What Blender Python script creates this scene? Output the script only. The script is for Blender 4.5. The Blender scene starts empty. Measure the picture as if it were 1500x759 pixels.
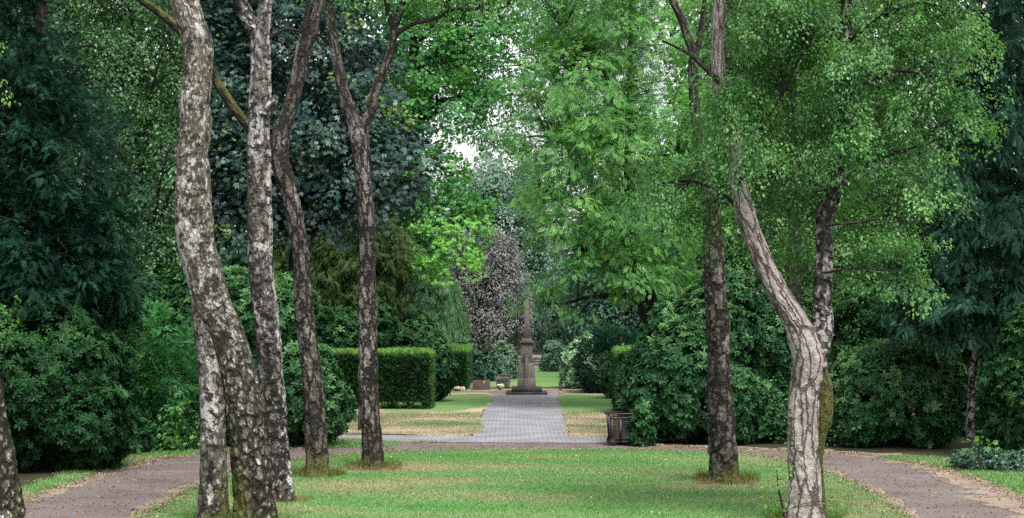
import bpy, math, random
import numpy as np
from mathutils import Vector
from mathutils.geometry import tessellate_polygon

RNG = np.random.default_rng(7)
random.seed(7)
FPX, HZ, CAMH = 2500.0, 448.0, 3.0          # focal length and horizon of the 1500 px wide photograph, eye height
SC = bpy.context.scene
COL = SC.collection

def P(px, py, Y):
    return np.array([(px-750)/FPX*Y, Y, CAMH-(py-HZ)/FPX*Y])
def G(px, py):
    Y = FPX*CAMH/(py-HZ)
    return np.array([(px-750)/FPX*Y, Y])
def GY(py): return FPX*CAMH/(py-HZ)
def unit(a): return a/np.maximum(np.linalg.norm(a, axis=-1, keepdims=True), 1e-9)

# ------------------------------------------------------------------ noise
def _hash(ix, iy, iz, seed):
    with np.errstate(over='ignore'):
        h = (ix.astype(np.int64)*374761393 + iy.astype(np.int64)*668265263 + iz.astype(np.int64)*2147483647 + seed*974711) & 0xffffffff
        h = ((h ^ (h >> 13))*1274126177) & 0xffffffff
        h = h ^ (h >> 16)
    return (h & 0xffff)/32767.5-1.0
def vnoise(p, seed=0):
    p = np.asarray(p, float)
    i = np.floor(p).astype(np.int64); f = p-i; u = f*f*(3-2*f)
    r = 0
    for dx in (0, 1):
        wx = u[..., 0] if dx else 1-u[..., 0]
        for dy in (0, 1):
            wy = u[..., 1] if dy else 1-u[..., 1]
            for dz in (0, 1):
                wz = u[..., 2] if dz else 1-u[..., 2]
                r = r+wx*wy*wz*_hash(i[..., 0]+dx, i[..., 1]+dy, i[..., 2]+dz, seed)
    return r
def fbm(p, seed=0, o=3):
    p = np.asarray(p, float); r = 0; a = 1; t = 0
    for k in range(o):
        r = r+a*vnoise(p*2**k, seed+k*17); t += a; a *= .5
    return r/t

# ------------------------------------------------------------------ meshes
def make_mesh(name, V, F, mat, face_attr=None, point_attr=None, smooth=False):
    """V (n,3); F (m,3) or (m,4) index array"""
    V = np.ascontiguousarray(V, np.float32); F = np.ascontiguousarray(F, np.int32)
    me = bpy.data.meshes.new(name)
    k = F.shape[1]
    me.vertices.add(len(V)); me.vertices.foreach_set('co', V.ravel())
    me.loops.add(F.size); me.loops.foreach_set('vertex_index', F.ravel())
    me.polygons.add(len(F))
    me.polygons.foreach_set('loop_start', np.arange(0, F.size, k, dtype=np.int32))
    if smooth: me.polygons.foreach_set('use_smooth', np.ones(len(F), bool))
    for nm, arr in (face_attr or {}).items():
        a = me.attributes.new(nm, 'FLOAT', 'FACE'); a.data.foreach_set('value', np.ascontiguousarray(arr, np.float32))
    for nm, arr in (point_attr or {}).items():
        arr = np.ascontiguousarray(arr, np.float32)
        if arr.ndim == 2:
            a = me.attributes.new(nm, 'FLOAT_VECTOR', 'POINT'); a.data.foreach_set('vector', arr.ravel())
        else:
            a = me.attributes.new(nm, 'FLOAT', 'POINT'); a.data.foreach_set('value', arr)
    me.update(calc_edges=True)
    me.materials.append(mat)
    return me
def link(name, me, parent=None, base=None):
    o = bpy.data.objects.new(name, me); COL.objects.link(o)
    if parent is not None:
        o.parent = parent
        o.matrix_parent_inverse.identity()
    return o
def thing(name, label, cat, base=(0, 0, 0), group=None):
    o = bpy.data.objects.new(name, None); COL.objects.link(o)
    o.empty_display_size = .2
    o.location = tuple(float(v) for v in base)
    o['label'] = label; o['category'] = cat
    if group: o['group'] = group
    return o
def part(name, root, V, F, mat, **kw):
    loc = np.array(root.location) if root is not None else np.zeros(3)
    me = make_mesh(name, np.asarray(V)-loc, F, mat, **kw)
    return link(name, me, root)
def structure(name, V, F, mat, **kw):
    o = link(name, make_mesh(name, V, F, mat, **kw)); o['kind'] = 'structure'
    return o

class MB:
    """collects quads/tris as triangles"""
    def __init__(s): s.V = []; s.F = []; s.n = 0
    def add(s, V, F):
        V = np.asarray(V, float); s.V.append(V); s.F.append(np.asarray(F)+s.n); s.n += len(V)
    def box(s, x0, x1, y0, y1, z0, z1, tx=0, ty=0):
        # tx, ty: inset of the top face
        V = [(x0, y0, z0), (x1, y0, z0), (x1, y1, z0), (x0, y1, z0), (x0+tx, y0+ty, z1), (x1-tx, y0+ty, z1), (x1-tx, y1-ty, z1), (x0+tx, y1-ty, z1)]
        Q = [(0, 3, 2, 1), (4, 5, 6, 7), (0, 1, 5, 4), (1, 2, 6, 5), (2, 3, 7, 6), (3, 0, 4, 7)]
        s.add(V, [t for q in Q for t in ((q[0], q[1], q[2]), (q[0], q[2], q[3]))])
    def rod(s, a, b, r, n=8, r2=None):
        a = np.array(a, float); b = np.array(b, float); d = unit(b-a)
        u = unit(np.cross(d, [0, 0, 1.] if abs(d[2]) < .9 else [1., 0, 0])); v = np.cross(d, u)
        t = np.arange(n)*2*np.pi/n
        c = np.cos(t)[:, None]*u+np.sin(t)[:, None]*v
        V = np.vstack([a+c*r, b+c*(r2 if r2 is not None else r), [a], [b]])
        F = []
        for i in range(n):
            j = (i+1) % n
            F += [(i, j, n+j), (i, n+j, n+i), (j, i, 2*n), (n+i, n+j, 2*n+1)]
        s.add(V, F)
    def part(s, name, root, mat, **kw): return part(name, root, np.vstack(s.V), np.vstack(s.F), mat, **kw)
    def bevel_part(s, name, root, mat, w=.01):
        o = s.part(name, root, mat)
        m = o.modifiers.new('edge', 'BEVEL'); m.width = w; m.segments = 2; m.limit_method = 'ANGLE'
        return o

# ------------------------------------------------------------------ materials
def newmat(name):
    m = bpy.data.materials.new(name); m.use_nodes = True
    nt = m.node_tree; nt.nodes.clear()
    return m, nt, nt.nodes.new, nt.links.new
def ramp(nt, stops, interp='LINEAR'):
    r = nt.nodes.new('ShaderNodeValToRGB'); r.color_ramp.interpolation = interp
    e = r.color_ramp.elements
    while len(e) > 1: e.remove(e[-1])
    e[0].position = stops[0][0]; e[0].color = tuple(stops[0][1])+(1,)
    for p, c in stops[1:]:
        k = e.new(p); k.color = tuple(c)+(1,)
    return r
def leaf_mat(name, c0, c1, c2, gloss=.25, rough=.45, trans=.3, tcol=None):
    m, nt, N, L = newmat(name)
    at = N('ShaderNodeAttribute'); at.attribute_name = 'tint'
    r = ramp(nt, [(0, c0), (.5, c1), (1, c2)]); L(at.outputs['Fac'], r.inputs[0])
    d = N('ShaderNodeBsdfPrincipled'); L(r.outputs[0], d.inputs['Base Color'])
    d.inputs['Roughness'].default_value = rough; d.inputs['Specular IOR Level'].default_value = gloss
    t = N('ShaderNodeBsdfTranslucent')
    mu = N('ShaderNodeMixRGB'); mu.blend_type = 'MULTIPLY'; mu.inputs[0].default_value = 1
    L(r.outputs[0], mu.inputs[1]); mu.inputs[2].default_value = tcol or (1.5, 1.5, .7, 1)
    L(mu.outputs[0], t.inputs[0])
    x = N('ShaderNodeMixShader'); x.inputs[0].default_value = trans
    L(d.outputs[0], x.inputs[1]); L(t.outputs[0], x.inputs[2])
    o = N('ShaderNodeOutputMaterial'); L(x.outputs[0], o.inputs[0])
    return m
def bark_mat(name, light, mid, dark, white=.5, crack=1.0, cscale=(10, 10, 4), mossc=(.125, .130, .034), bump=1.0, lesion=.5, fleck=.5, lthr=.57, low=None, fs=1., cw=.15, warp=1.):
    m, nt, N, L = newmat(name)
    def attr(n):
        a = N('ShaderNodeAttribute'); a.attribute_name = n; return a
    at, mo, wh, ck = attr('bco'), attr('moss'), attr('pale'), attr('crk')
    def noise(v, detail, rough=.6):
        mp = N('ShaderNodeMapping'); mp.inputs['Scale'].default_value = v; L(at.outputs['Vector'], mp.inputs[0])
        n = N('ShaderNodeTexNoise'); n.inputs['Scale'].default_value = 1; n.inputs['Detail'].default_value = detail; n.inputs['Roughness'].default_value = rough
        L(mp.outputs[0], n.inputs[0]); return n
    def math_(op, a, b, c=None):
        k = N('ShaderNodeMath'); k.operation = op
        for i, v in enumerate((a, b, c)):
            if v is None: continue
            if isinstance(v, (int, float)): k.inputs[i].default_value = v
            else: L(v, k.inputs[i])
        return k.outputs[0]
    def mix(f, a, b):
        k = N('ShaderNodeMixRGB'); L(f, k.inputs[0])
        for i, v in ((1, a), (2, b)):
            if isinstance(v, tuple): k.inputs[i].default_value = v+(1,)
            else: L(v, k.inputs[i])
        return k.outputs[0]
    big = noise((3.2, 3.2, 1.7), 4); med = noise((13*fs, 13*fs, 6.5*fs), 6, .68); fine = noise((55, 55, 24), 5, .65); les = noise((6.5*fs, 6.5*fs, 8*fs), 6, .68); fl = noise((30, 30, 13), 4, .6); nw = noise((14, 14, 9), 3)
    low = low or dark
    base = ramp(nt, [(.36, low), (.47, tuple((a+b)/2 for a, b in zip(low, mid))), (.56, mid), (.68, tuple(.5*a+.5*b for a, b in zip(mid, light)))]); L(med.outputs['Fac'], base.inputs[0])
    # smooth pale skin where the outer bark has gone
    pv = math_('ADD', math_('MULTIPLY_ADD', big.outputs['Fac'], .75, math_('MULTIPLY', med.outputs['Fac'], .45)), wh.outputs['Fac'])
    pr = ramp(nt, [(.60+(.5-white)*.3, (0, 0, 0)), (.66+(.5-white)*.3, (1, 1, 1))]); L(pv, pr.inputs[0])
    lr = ramp(nt, [(.3, tuple(c*.60 for c in light)), (.48, tuple(c*.85 for c in light)), (.62, light)]); L(fine.outputs['Fac'], lr.inputs[0])
    col = mix(pr.outputs[0], base.outputs[0], lr.outputs[0])
    # white flakes
    fr = ramp(nt, [(.60-.04*fleck, (0, 0, 0)), (.64-.04*fleck, (1, 1, 1))]); L(fl.outputs['Fac'], fr.inputs[0])
    col = mix(math_('MULTIPLY', fr.outputs[0], fleck), col, tuple(min(.8, c*1.15) for c in light))
    # dark scars, wider than tall
    ls = ramp(nt, [(lthr-.02, (0, 0, 0)), (lthr+.03, (1, 1, 1))]); L(les.outputs['Fac'], ls.inputs[0])
    col = mix(math_('MULTIPLY', ls.outputs[0], lesion), col, dark)
    # cracked plates, broken up; crack colour is dirt plus painted crevice shade
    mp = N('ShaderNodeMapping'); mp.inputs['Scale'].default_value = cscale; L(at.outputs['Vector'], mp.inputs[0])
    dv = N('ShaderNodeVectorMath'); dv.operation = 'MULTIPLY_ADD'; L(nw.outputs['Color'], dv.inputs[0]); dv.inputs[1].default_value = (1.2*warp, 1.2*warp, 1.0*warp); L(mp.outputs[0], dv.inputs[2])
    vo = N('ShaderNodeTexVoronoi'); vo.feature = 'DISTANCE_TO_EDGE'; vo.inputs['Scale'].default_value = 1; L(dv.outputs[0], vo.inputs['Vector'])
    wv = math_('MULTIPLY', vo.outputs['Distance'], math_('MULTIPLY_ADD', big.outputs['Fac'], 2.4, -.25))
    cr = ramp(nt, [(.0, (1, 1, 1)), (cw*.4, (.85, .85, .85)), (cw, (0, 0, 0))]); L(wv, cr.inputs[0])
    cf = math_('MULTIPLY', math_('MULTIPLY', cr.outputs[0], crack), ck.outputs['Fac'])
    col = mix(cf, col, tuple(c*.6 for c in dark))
    # moss
    mm = math_('ADD', mo.outputs['Fac'], nw.outputs['Fac'])
    mramp = ramp(nt, [(.80, (0, 0, 0)), (1.05, (.9, .9, .9))]); L(mm, mramp.inputs[0])
    mc = ramp(nt, [(.35, tuple(c*.4 for c in mossc)), (.65, mossc)]); L(fine.outputs['Fac'], mc.inputs[0])
    col = mix(mramp.outputs[0], col, mc.outputs[0])
    h = math_('SUBTRACT', math_('MULTIPLY_ADD', fine.outputs['Fac'], .5, math_('MULTIPLY', med.outputs['Fac'], .9)), math_('MULTIPLY', cf, .7))
    bp = N('ShaderNodeBump'); bp.inputs['Strength'].default_value = bump; bp.inputs['Distance'].default_value = .06; L(h, bp.inputs['Height'])
    b = N('ShaderNodeBsdfPrincipled'); L(col, b.inputs['Base Color']); b.inputs['Roughness'].default_value = .85; b.inputs['Specular IOR Level'].default_value = .15
    L(bp.outputs[0], b.inputs['Normal'])
    o = N('ShaderNodeOutputMaterial'); L(b.outputs[0], o.inputs[0])
    return m
def noise_mat(name, stops, scale=(1, 1, 1), detail=6, rough=.9, bump=.3, bscale=40, spec=.2, extra=None, ns=1.0, rgh=.6):
    """world space noise through a ramp; extra = (scale, stops) multiplies a finer noise on top"""
    m, nt, N, L = newmat(name)
    tc = N('ShaderNodeTexCoord')
    mp = N('ShaderNodeMapping'); mp.inputs['Scale'].default_value = scale; L(tc.outputs['Object'], mp.inputs[0])
    n = N('ShaderNodeTexNoise'); n.inputs['Scale'].default_value = ns; n.inputs['Detail'].default_value = detail; n.inputs['Roughness'].default_value = rgh; L(mp.outputs[0], n.inputs[0])
    r = ramp(nt, stops); L(n.outputs['Fac'], r.inputs[0])
    out = r.outputs[0]
    n2 = N('ShaderNodeTexNoise'); n2.inputs['Scale'].default_value = bscale; n2.inputs['Detail'].default_value = 4; L(tc.outputs['Object'], n2.inputs[0])
    if extra:
        r2 = ramp(nt, extra); L(n2.outputs['Fac'], r2.inputs[0])
        mu = N('ShaderNodeMixRGB'); mu.blend_type = 'MULTIPLY'; mu.inputs[0].default_value = 1
        L(out, mu.inputs[1]); L(r2.outputs[0], mu.inputs[2]); out = mu.outputs[0]
    bp = N('ShaderNodeBump'); bp.inputs['Strength'].default_value = bump; bp.inputs['Distance'].default_value = .02; L(n2.outputs['Fac'], bp.inputs['Height'])
    b = N('ShaderNodeBsdfPrincipled'); L(out, b.inputs['Base Color']); b.inputs['Roughness'].default_value = rough; b.inputs['Specular IOR Level'].default_value = spec
    L(bp.outputs[0], b.inputs['Normal'])
    o = N('ShaderNodeOutputMaterial'); L(b.outputs[0], o.inputs[0])
    return m

M = {}
# foliage
M['birch']   = leaf_mat('birch_leaf', (.026, .084, .026), (.070, .200, .062), (.205, .390, .115), .3, .4, .4)
M['ash']     = leaf_mat('ash_leaf', (.050, .155, .046), (.110, .295, .086), (.235, .455, .120), .25, .45, .42)
M['plane']   = leaf_mat('sycamore_leaf', (.030, .130, .045), (.070, .235, .070), (.190, .420, .080), .15, .5, .42)
M['maple']   = leaf_mat('dark_maple_leaf', (.010, .034, .031), (.027, .068, .059), (.140, .215, .045), .35, .4, .12)
M['hornbeam'] = leaf_mat('small_leaf', (.020, .066, .026), (.056, .150, .054), (.165, .285, .105), .4, .38, .32)
M['yew']     = leaf_mat('yew_needles', (.004, .018, .012), (.010, .040, .025), (.028, .098, .046), .08, .6, .12)
M['spruce']  = leaf_mat('spruce_needles', (.004, .018, .011), (.011, .042, .025), (.045, .125, .068), .08, .6, .12)
M['brownyew'] = leaf_mat('olive_yew_needles', (.020, .042, .014), (.038, .072, .022), (.085, .130, .030), .1, .55, .15)
M['cypress'] = leaf_mat('cypress_needles', (.045, .125, .055), (.085, .190, .080), (.155, .260, .105), .15, .5, .25)
M['rhodo']   = leaf_mat('rhododendron_leaf', (.008, .034, .012), (.022, .076, .024), (.130, .260, .068), .08, .42, .14)
M['rhodo2']  = leaf_mat('cool_rhododendron_leaf', (.008, .036, .015), (.027, .088, .032), (.130, .260, .095), .10, .42, .14)
M['freshyew'] = leaf_mat('fresh_yew_needles', (.010, .062, .022), (.034, .150, .052), (.100, .280, .090), .06, .55, .22)
M['hedge']   = leaf_mat('hedge_leaf', (.014, .044, .018), (.036, .095, .034), (.165, .350, .070), .1, .55, .2)
M['copper']  = leaf_mat('copper_leaf', (.115, .122, .120), (.185, .190, .186), (.275, .275, .266), .2, .5, .15, (1.2, 1.1, 1.0, 1))
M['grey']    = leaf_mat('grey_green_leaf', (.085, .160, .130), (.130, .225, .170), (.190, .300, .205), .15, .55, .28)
M['variegated'] = leaf_mat('variegated_leaf', (.10, .22, .11), (.18, .33, .18), (.36, .48, .32), .3, .45, .2)
M['ivy']     = leaf_mat('ivy_leaf', (.015, .048, .030), (.030, .080, .048), (.065, .135, .080), .4, .38, .1)
M['limeleaf'] = leaf_mat('lime_leaf', (.060, .170, .085), (.105, .255, .125), (.190, .370, .170), .15, .5, .4)
M['farwoods'] = leaf_mat('hazy_wood_leaf', (.035, .085, .060), (.065, .140, .095), (.110, .200, .120), .1, .6, .25)  # distance haze put into the paler leaf colours
M['woods']   = leaf_mat('far_wood_leaf', (.012, .040, .024), (.022, .070, .034), (.045, .110, .045), .15, .6, .2)
M['sapling'] = leaf_mat('young_leaf', (.060, .170, .050), (.100, .240, .060), (.190, .340, .060), .25, .45, .4)
M['drygrass'] = leaf_mat('dry_grass', (.150, .085, .050), (.230, .150, .085), (.300, .240, .130), .1, .7, .2)
M['petal']   = leaf_mat('petal', (.55, .25, .35), (.75, .65, .65), (.85, .8, .75), .1, .6, .3)
M['litter']  = leaf_mat('fallen_leaf', (.10, .06, .03), (.20, .13, .06), (.38, .26, .08), .1, .7, .1)
# bark
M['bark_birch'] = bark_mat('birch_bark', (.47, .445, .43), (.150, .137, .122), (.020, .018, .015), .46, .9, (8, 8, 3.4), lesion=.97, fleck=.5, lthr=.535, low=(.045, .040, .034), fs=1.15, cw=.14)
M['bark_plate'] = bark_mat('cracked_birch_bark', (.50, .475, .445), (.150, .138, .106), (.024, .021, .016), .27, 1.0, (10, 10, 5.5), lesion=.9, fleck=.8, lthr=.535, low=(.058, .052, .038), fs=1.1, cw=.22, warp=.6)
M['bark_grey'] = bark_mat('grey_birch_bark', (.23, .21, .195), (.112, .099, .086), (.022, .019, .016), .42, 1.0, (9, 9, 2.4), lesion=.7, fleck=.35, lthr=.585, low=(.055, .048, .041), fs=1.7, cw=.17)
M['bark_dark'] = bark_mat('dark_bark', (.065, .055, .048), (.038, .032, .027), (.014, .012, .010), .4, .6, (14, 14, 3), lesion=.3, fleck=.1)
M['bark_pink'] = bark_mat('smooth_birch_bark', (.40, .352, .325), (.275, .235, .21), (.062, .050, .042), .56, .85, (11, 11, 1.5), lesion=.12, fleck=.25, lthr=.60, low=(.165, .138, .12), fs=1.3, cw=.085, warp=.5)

# ------------------------------------------------------------------ tubes (trunks, limbs)
def smooth_path(pts, step):
    """Catmull-Rom through rows (x,y,z,r) resampled at `step`"""
    p = np.asarray(pts, float)
    q = np.vstack([2*p[0]-p[1], p, 2*p[-1]-p[-2]])
    out = []
    for i in range(1, len(q)-2):
        a, b, c, d = q[i-1], q[i], q[i+1], q[i+2]
        n = max(2, int(np.linalg.norm(c[:3]-b[:3])/step))
        t = (np.arange(n)/n)[:, None]
        out.append(.5*((2*b)+(-a+c)*t+(2*a-5*b+4*c-d)*t*t+(-a+3*b-3*c+d)*t**3))
    out.append(p[-1:]); o = np.vstack(out); o[:, 3] = np.maximum(o[:, 3], .002)
    return o
def tube(pts, segs=24, step=.06, lump=.06, ridge=0., ridge_h=1e9, seed=0, flare=0., moss=None, pale=None, s0=0., crk=None):
    o = smooth_path(pts, step); c = o[:, :3]; r = o[:, 3]
    n = len(o)
    d = unit(np.gradient(c, axis=0))
    s = np.concatenate([[0], np.cumsum(np.linalg.norm(np.diff(c, axis=0), axis=1))])+s0
    ref = np.array([0, 1., 0]) if abs(d[0][1]) < .8 else np.array([1., 0, 0])
    u = unit(np.cross(d, ref)); v = np.cross(d, u)
    th = np.arange(segs)*2*np.pi/segs
    ct, st = np.cos(th), np.sin(th)
    rr = np.broadcast_to(r[:, None], (n, segs)).copy()
    bco = np.stack([rr.mean()*1.0*np.broadcast_to(ct, (n, segs))+seed*3.1, rr.mean()*np.broadcast_to(st, (n, segs)), np.broadcast_to(s[:, None], (n, segs))], -1)
    dirs = ct[None, :, None]*u[:, None, :]+st[None, :, None]*v[:, None, :]
    if lump: rr *= 1+lump*1.7*fbm(bco*np.array([4, 4, 3.]), seed+5, 4)
    if flare:
        lob = .5+.5*np.sin(th*5+seed)+.5*np.sin(th*3+seed*2)
        k = np.exp(-np.maximum(s-s0, 0)/.22)[:, None]
        rr *= 1+flare*k*(.55+.6*lob[None, :])
    if ridge:
        q = bco*np.array([11, 11, 4.5])+0.8*fbm(bco*np.array([9, 9, 6]), seed+60, 2)[..., None]
        rg = 1-np.abs(vnoise(q, seed+31))*2.2
        fade = np.clip(1.15-(s-s0)/ridge_h, .15, 1)[:, None]
        rr += ridge*fade*(.35-np.maximum(rg, 0)**2)+ridge*.5*fade*vnoise(bco*np.array([45, 45, 18]), seed+77)
    V = c[:, None, :]+dirs*rr[..., None]
    i = np.arange(n-1)[:, None]*segs; j = np.arange(segs)[None, :]; j2 = (j+1) % segs
    a, b, e, f = i+j, i+j2, i+segs+j2, i+segs+j
    F = np.stack([a, b, e, f], -1).reshape(-1, 4)
    Vf = V.reshape(-1, 3)
    z = Vf[:, 2]
    ms = moss(Vf, dirs.reshape(-1, 3), bco.reshape(-1, 3)) if callable(moss) else np.full(len(Vf), moss if moss is not None else 0.)
    pl = pale(Vf, dirs.reshape(-1, 3), bco.reshape(-1, 3)) if callable(pale) else np.full(len(Vf), pale if pale is not None else 0.)
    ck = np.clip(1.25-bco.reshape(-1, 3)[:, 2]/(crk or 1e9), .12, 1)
    return Vf, F, bco.reshape(-1, 3), ms, pl, o, ck
def px_path(rows, Y, dy=0.):
    """rows (px,py,width_px[,dY]) -> (x,y,z,r)"""
    out = []
    for r in rows:
        yy = Y+(r[3] if len(r) > 3 else 0)
        out.append(np.append(P(r[0], r[1], yy), r[2]*.5*yy/FPX))
    return out
def wood(root, name, rows, Y, mat, **kw):
    Vf, F, bco, ms, pl, o, ck = tube(px_path(rows, Y) if Y else rows, **kw)
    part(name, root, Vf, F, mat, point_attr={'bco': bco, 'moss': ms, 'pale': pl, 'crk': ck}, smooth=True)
    return o
def twig_mesh(root, name, A, B, r0, r1, mat, sag=.12, rng=RNG, segs=4):
    """many thin curved twigs A->B in one mesh"""
    n = len(A)
    if n == 0: return
    t = np.linspace(0, 1, segs)[None, :, None]
    L = np.linalg.norm(B-A, axis=1)[:, None, None]
    mid = rng.normal(0, .09, (n, 1, 3))*L; mid[..., 2] += sag*L[..., 0]
    pts = A[:, None, :]*(1-t)+B[:, None, :]*t+mid*4*t*(1-t)*.5
    d = unit(B-A)
    u = unit(np.cross(d, np.array([.3, .2, .93]))); v = np.cross(d, u)
    rad = (np.asarray(r0).reshape(-1, 1)*(1-t[0, :, 0])+r1*t[0, :, 0])
    rad = np.broadcast_to(rad, (n, segs))
    ks = 4
    th = np.arange(ks)*2*np.pi/ks
    ring = np.cos(th)[None, :, None]*u[:, None, :]+np.sin(th)[None, :, None]*v[:, None, :]      # n,ks,3
    V = pts[:, :, None, :]+ring[:, None, :, :]*rad[:, :, None, None]
    base = (np.arange(n)*segs*ks)[:, None, None]
    i = (np.arange(segs-1)*ks)[None, :, None]; j = np.arange(ks)[None, None, :]; j2 = (j+1) % ks
    F = np.stack([base+i+j, base+i+j2, base+i+ks+j2, base+i+ks+j], -1).reshape(-1, 4)
    V = V.reshape(-1, 3)
    part(name, root, V, F, mat, point_attr={'bco': V*1.0, 'moss': np.zeros(len(V)), 'pale': np.zeros(len(V))}, smooth=True)

# ------------------------------------------------------------------ leaf templates (length 1 along x, normal z)
def T_diamond(w=.3, fold=.10, curl=.12):
    V = [(0, 0, 0), (.45, -w, fold), (1, 0, -curl), (.45, w, fold)]
    return np.array(V, float), np.array([(0, 1, 2), (0, 2, 3)])
def T_long(w=.17, fold=.05, curl=.22):
    V = [(0, 0, 0), (.3, -w*.8, fold), (.68, -w, fold-.03), (1, 0, -curl), (.68, w, fold-.03), (.3, w*.8, fold)]
    return np.array(V, float), np.array([(0, 1, 2), (0, 2, 3), (0, 3, 4), (0, 4, 5)])
def T_merge(parts):
    V = []; F = []; n = 0
    for v, f in parts:
        V.append(v); F.append(f+n); n += len(v)
    return np.vstack(V), np.vstack(F)
def T_rot(t, az, el=0., s=1., off=(0, 0, 0), roll=0.):
    v, f = t; v = v*s
    cr, sr = math.cos(roll), math.sin(roll); v = np.stack([v[:, 0], v[:, 1]*cr-v[:, 2]*sr, v[:, 1]*sr+v[:, 2]*cr], 1)
    ce, se = math.cos(el), math.sin(el); v = np.stack([v[:, 0]*ce-v[:, 2]*se, v[:, 1], v[:, 0]*se+v[:, 2]*ce], 1)
    ca, sa = math.cos(az), math.sin(az); v = np.stack([v[:, 0]*ca-v[:, 1]*sa, v[:, 0]*sa+v[:, 1]*ca, v[:, 2]], 1)
    return v+np.array(off), f
def T_maple():
    L = []
    for a, s in ((0, 1.), (.75, .88), (-.75, .88), (1.65, .55), (-1.65, .55)):
        L.append(T_rot(T_diamond(.26, .03, .12), a, 0, s*.72, (.22, 0, 0)))
    return T_merge(L)
def T_ash(n=4):
    L = []
    for i in range(n):
        x = .18+.66*i/(n-.5)
        s = .36*(1-.25*abs(i/(n-1)-.4))
        for sg in (1, -1): L.append(T_rot(T_diamond(.17, .03, .18), sg*.95, -.12, s, (x, 0, -.12*x*x)))
    L.append(T_rot(T_diamond(.17, .03, .15), 0, -.2, .33, (.80, 0, -.1)))
    return T_merge(L)
def T_needles(n=8, sp=.30, w=.045, droop=.12):
    V = []; F = []
    for i in range(n):
        x = .06+.86*i/(n-1); l = sp*(1.05-.55*(i/(n-1))**2)
        for sg in (1, -1):
            k = len(V); z = -droop*x*x
            V += [(x-w, 0, z), (x+w, 0, z), (x+l*.62, sg*l*.8, z-.03+.05*((i*7) % 3-1))]
            F.append((k, k+1, k+2) if sg < 0 else (k+1, k, k+2))
    k = len(V); V += [(0, -w*.35, 0), (0, w*.35, 0), (1.05, 0, -droop)]; F.append((k, k+1, k+2))
    return np.array(V, float), np.array(F)
def T_rosette(n=8, el=.35, seed=0, leaf=None):
    r = random.Random(seed); L = []
    for i in range(n):
        L.append(T_rot(leaf or T_long(), i*2*math.pi/n*1.0+r.uniform(-.2, .2), el+r.uniform(-.45, .35), r.uniform(.8, 1.1), (0, 0, r.uniform(-.12, .05)), r.uniform(-.3, .3)))
    return T_merge(L)
# for a rosette the axis is its z

def frames(d, nrm):
    x = unit(d); z = unit(nrm-(nrm*x).sum(-1, keepdims=True)*x); y = np.cross(z, x)
    return np.stack([x, y, z], -1)                                   # columns
def stamp(tmpl, pos, R, size, tint):
    tv, tf = tmpl
    n = len(pos); k = len(tv)
    V = np.einsum('nij,kj->nki', R, tv)*np.asarray(size).reshape(-1, 1, 1)+pos[:, None, :]
    F = tf[None]+(np.arange(n)*k)[:, None, None]
    return V.reshape(-1, 3), F.reshape(-1, 3), np.repeat(tint, len(tf))
def leaves_part(root, name, chunks, mat):
    V = []; F = []; T = []; n = 0
    for v, f, t in chunks:
        V.append(v); F.append(f+n); T.append(t); n += len(v)
    T = np.clip(np.concatenate(T), 0, 1)
    return part(name, root, np.vstack(V), np.vstack(F), mat, face_attr={'tint': T})

def clump_leaves(C, O, r, n, tmpl, size, elong=1., wid=1., thick=.35, droop=.3, leafdroop=.3, jit=.35, tint=.4, tvar=.16, cvar=.14, rng=RNG, upn=1.):
    """C centres, O outward directions, r radii; n leaves each, laid in sprays"""
    m = len(C); r = np.broadcast_to(np.asarray(r, float), (m,))
    O = unit(O+rng.normal(0, .3, (m, 3)))
    a = unit(O+np.array([0, 0, -1.])*droop)
    nr = unit(np.array([0, 0, upn])+rng.normal(0, .32, (m, 3))+.25*O)
    nr = unit(nr-(nr*a).sum(1, keepdims=True)*a); b = np.cross(nr, a)
    t = rng.uniform(-1, 1, (m, n)); s = rng.uniform(-1, 1, (m, n))*np.sqrt(np.maximum(1-np.abs(t)**2.2, .05))
    h = rng.normal(0, 1, (m, n))*thick-.25*(np.abs(s)**2)-.15*np.maximum(t, 0)**2
    rr = r[:, None, None]
    pos = C[:, None]+rr*(t[..., None]*elong*a[:, None]+s[..., None]*wid*b[:, None]+h[..., None]*nr[:, None])
    d = a[:, None]*(.75+.0*t[..., None])+b[:, None]*(1.0*np.sign(s)*np.abs(s)**.6)[..., None]+rng.normal(0, jit, (m, n, 3))
    d = d+np.array([0, 0, -leafdroop])
    nn = nr[:, None]+rng.normal(0, jit, (m, n, 3))
    ct = tint+rng.normal(0, cvar, (m, 1))
    tt = ct+rng.normal(0, tvar, (m, n))+.10*np.maximum(t, 0)
    sz = size*rng.uniform(.5, 1.3, (m, n))
    return stamp(tmpl, pos.reshape(-1, 3), frames(d.reshape(-1, 3), nn.reshape(-1, 3)), sz.reshape(-1), tt.reshape(-1))

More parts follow.
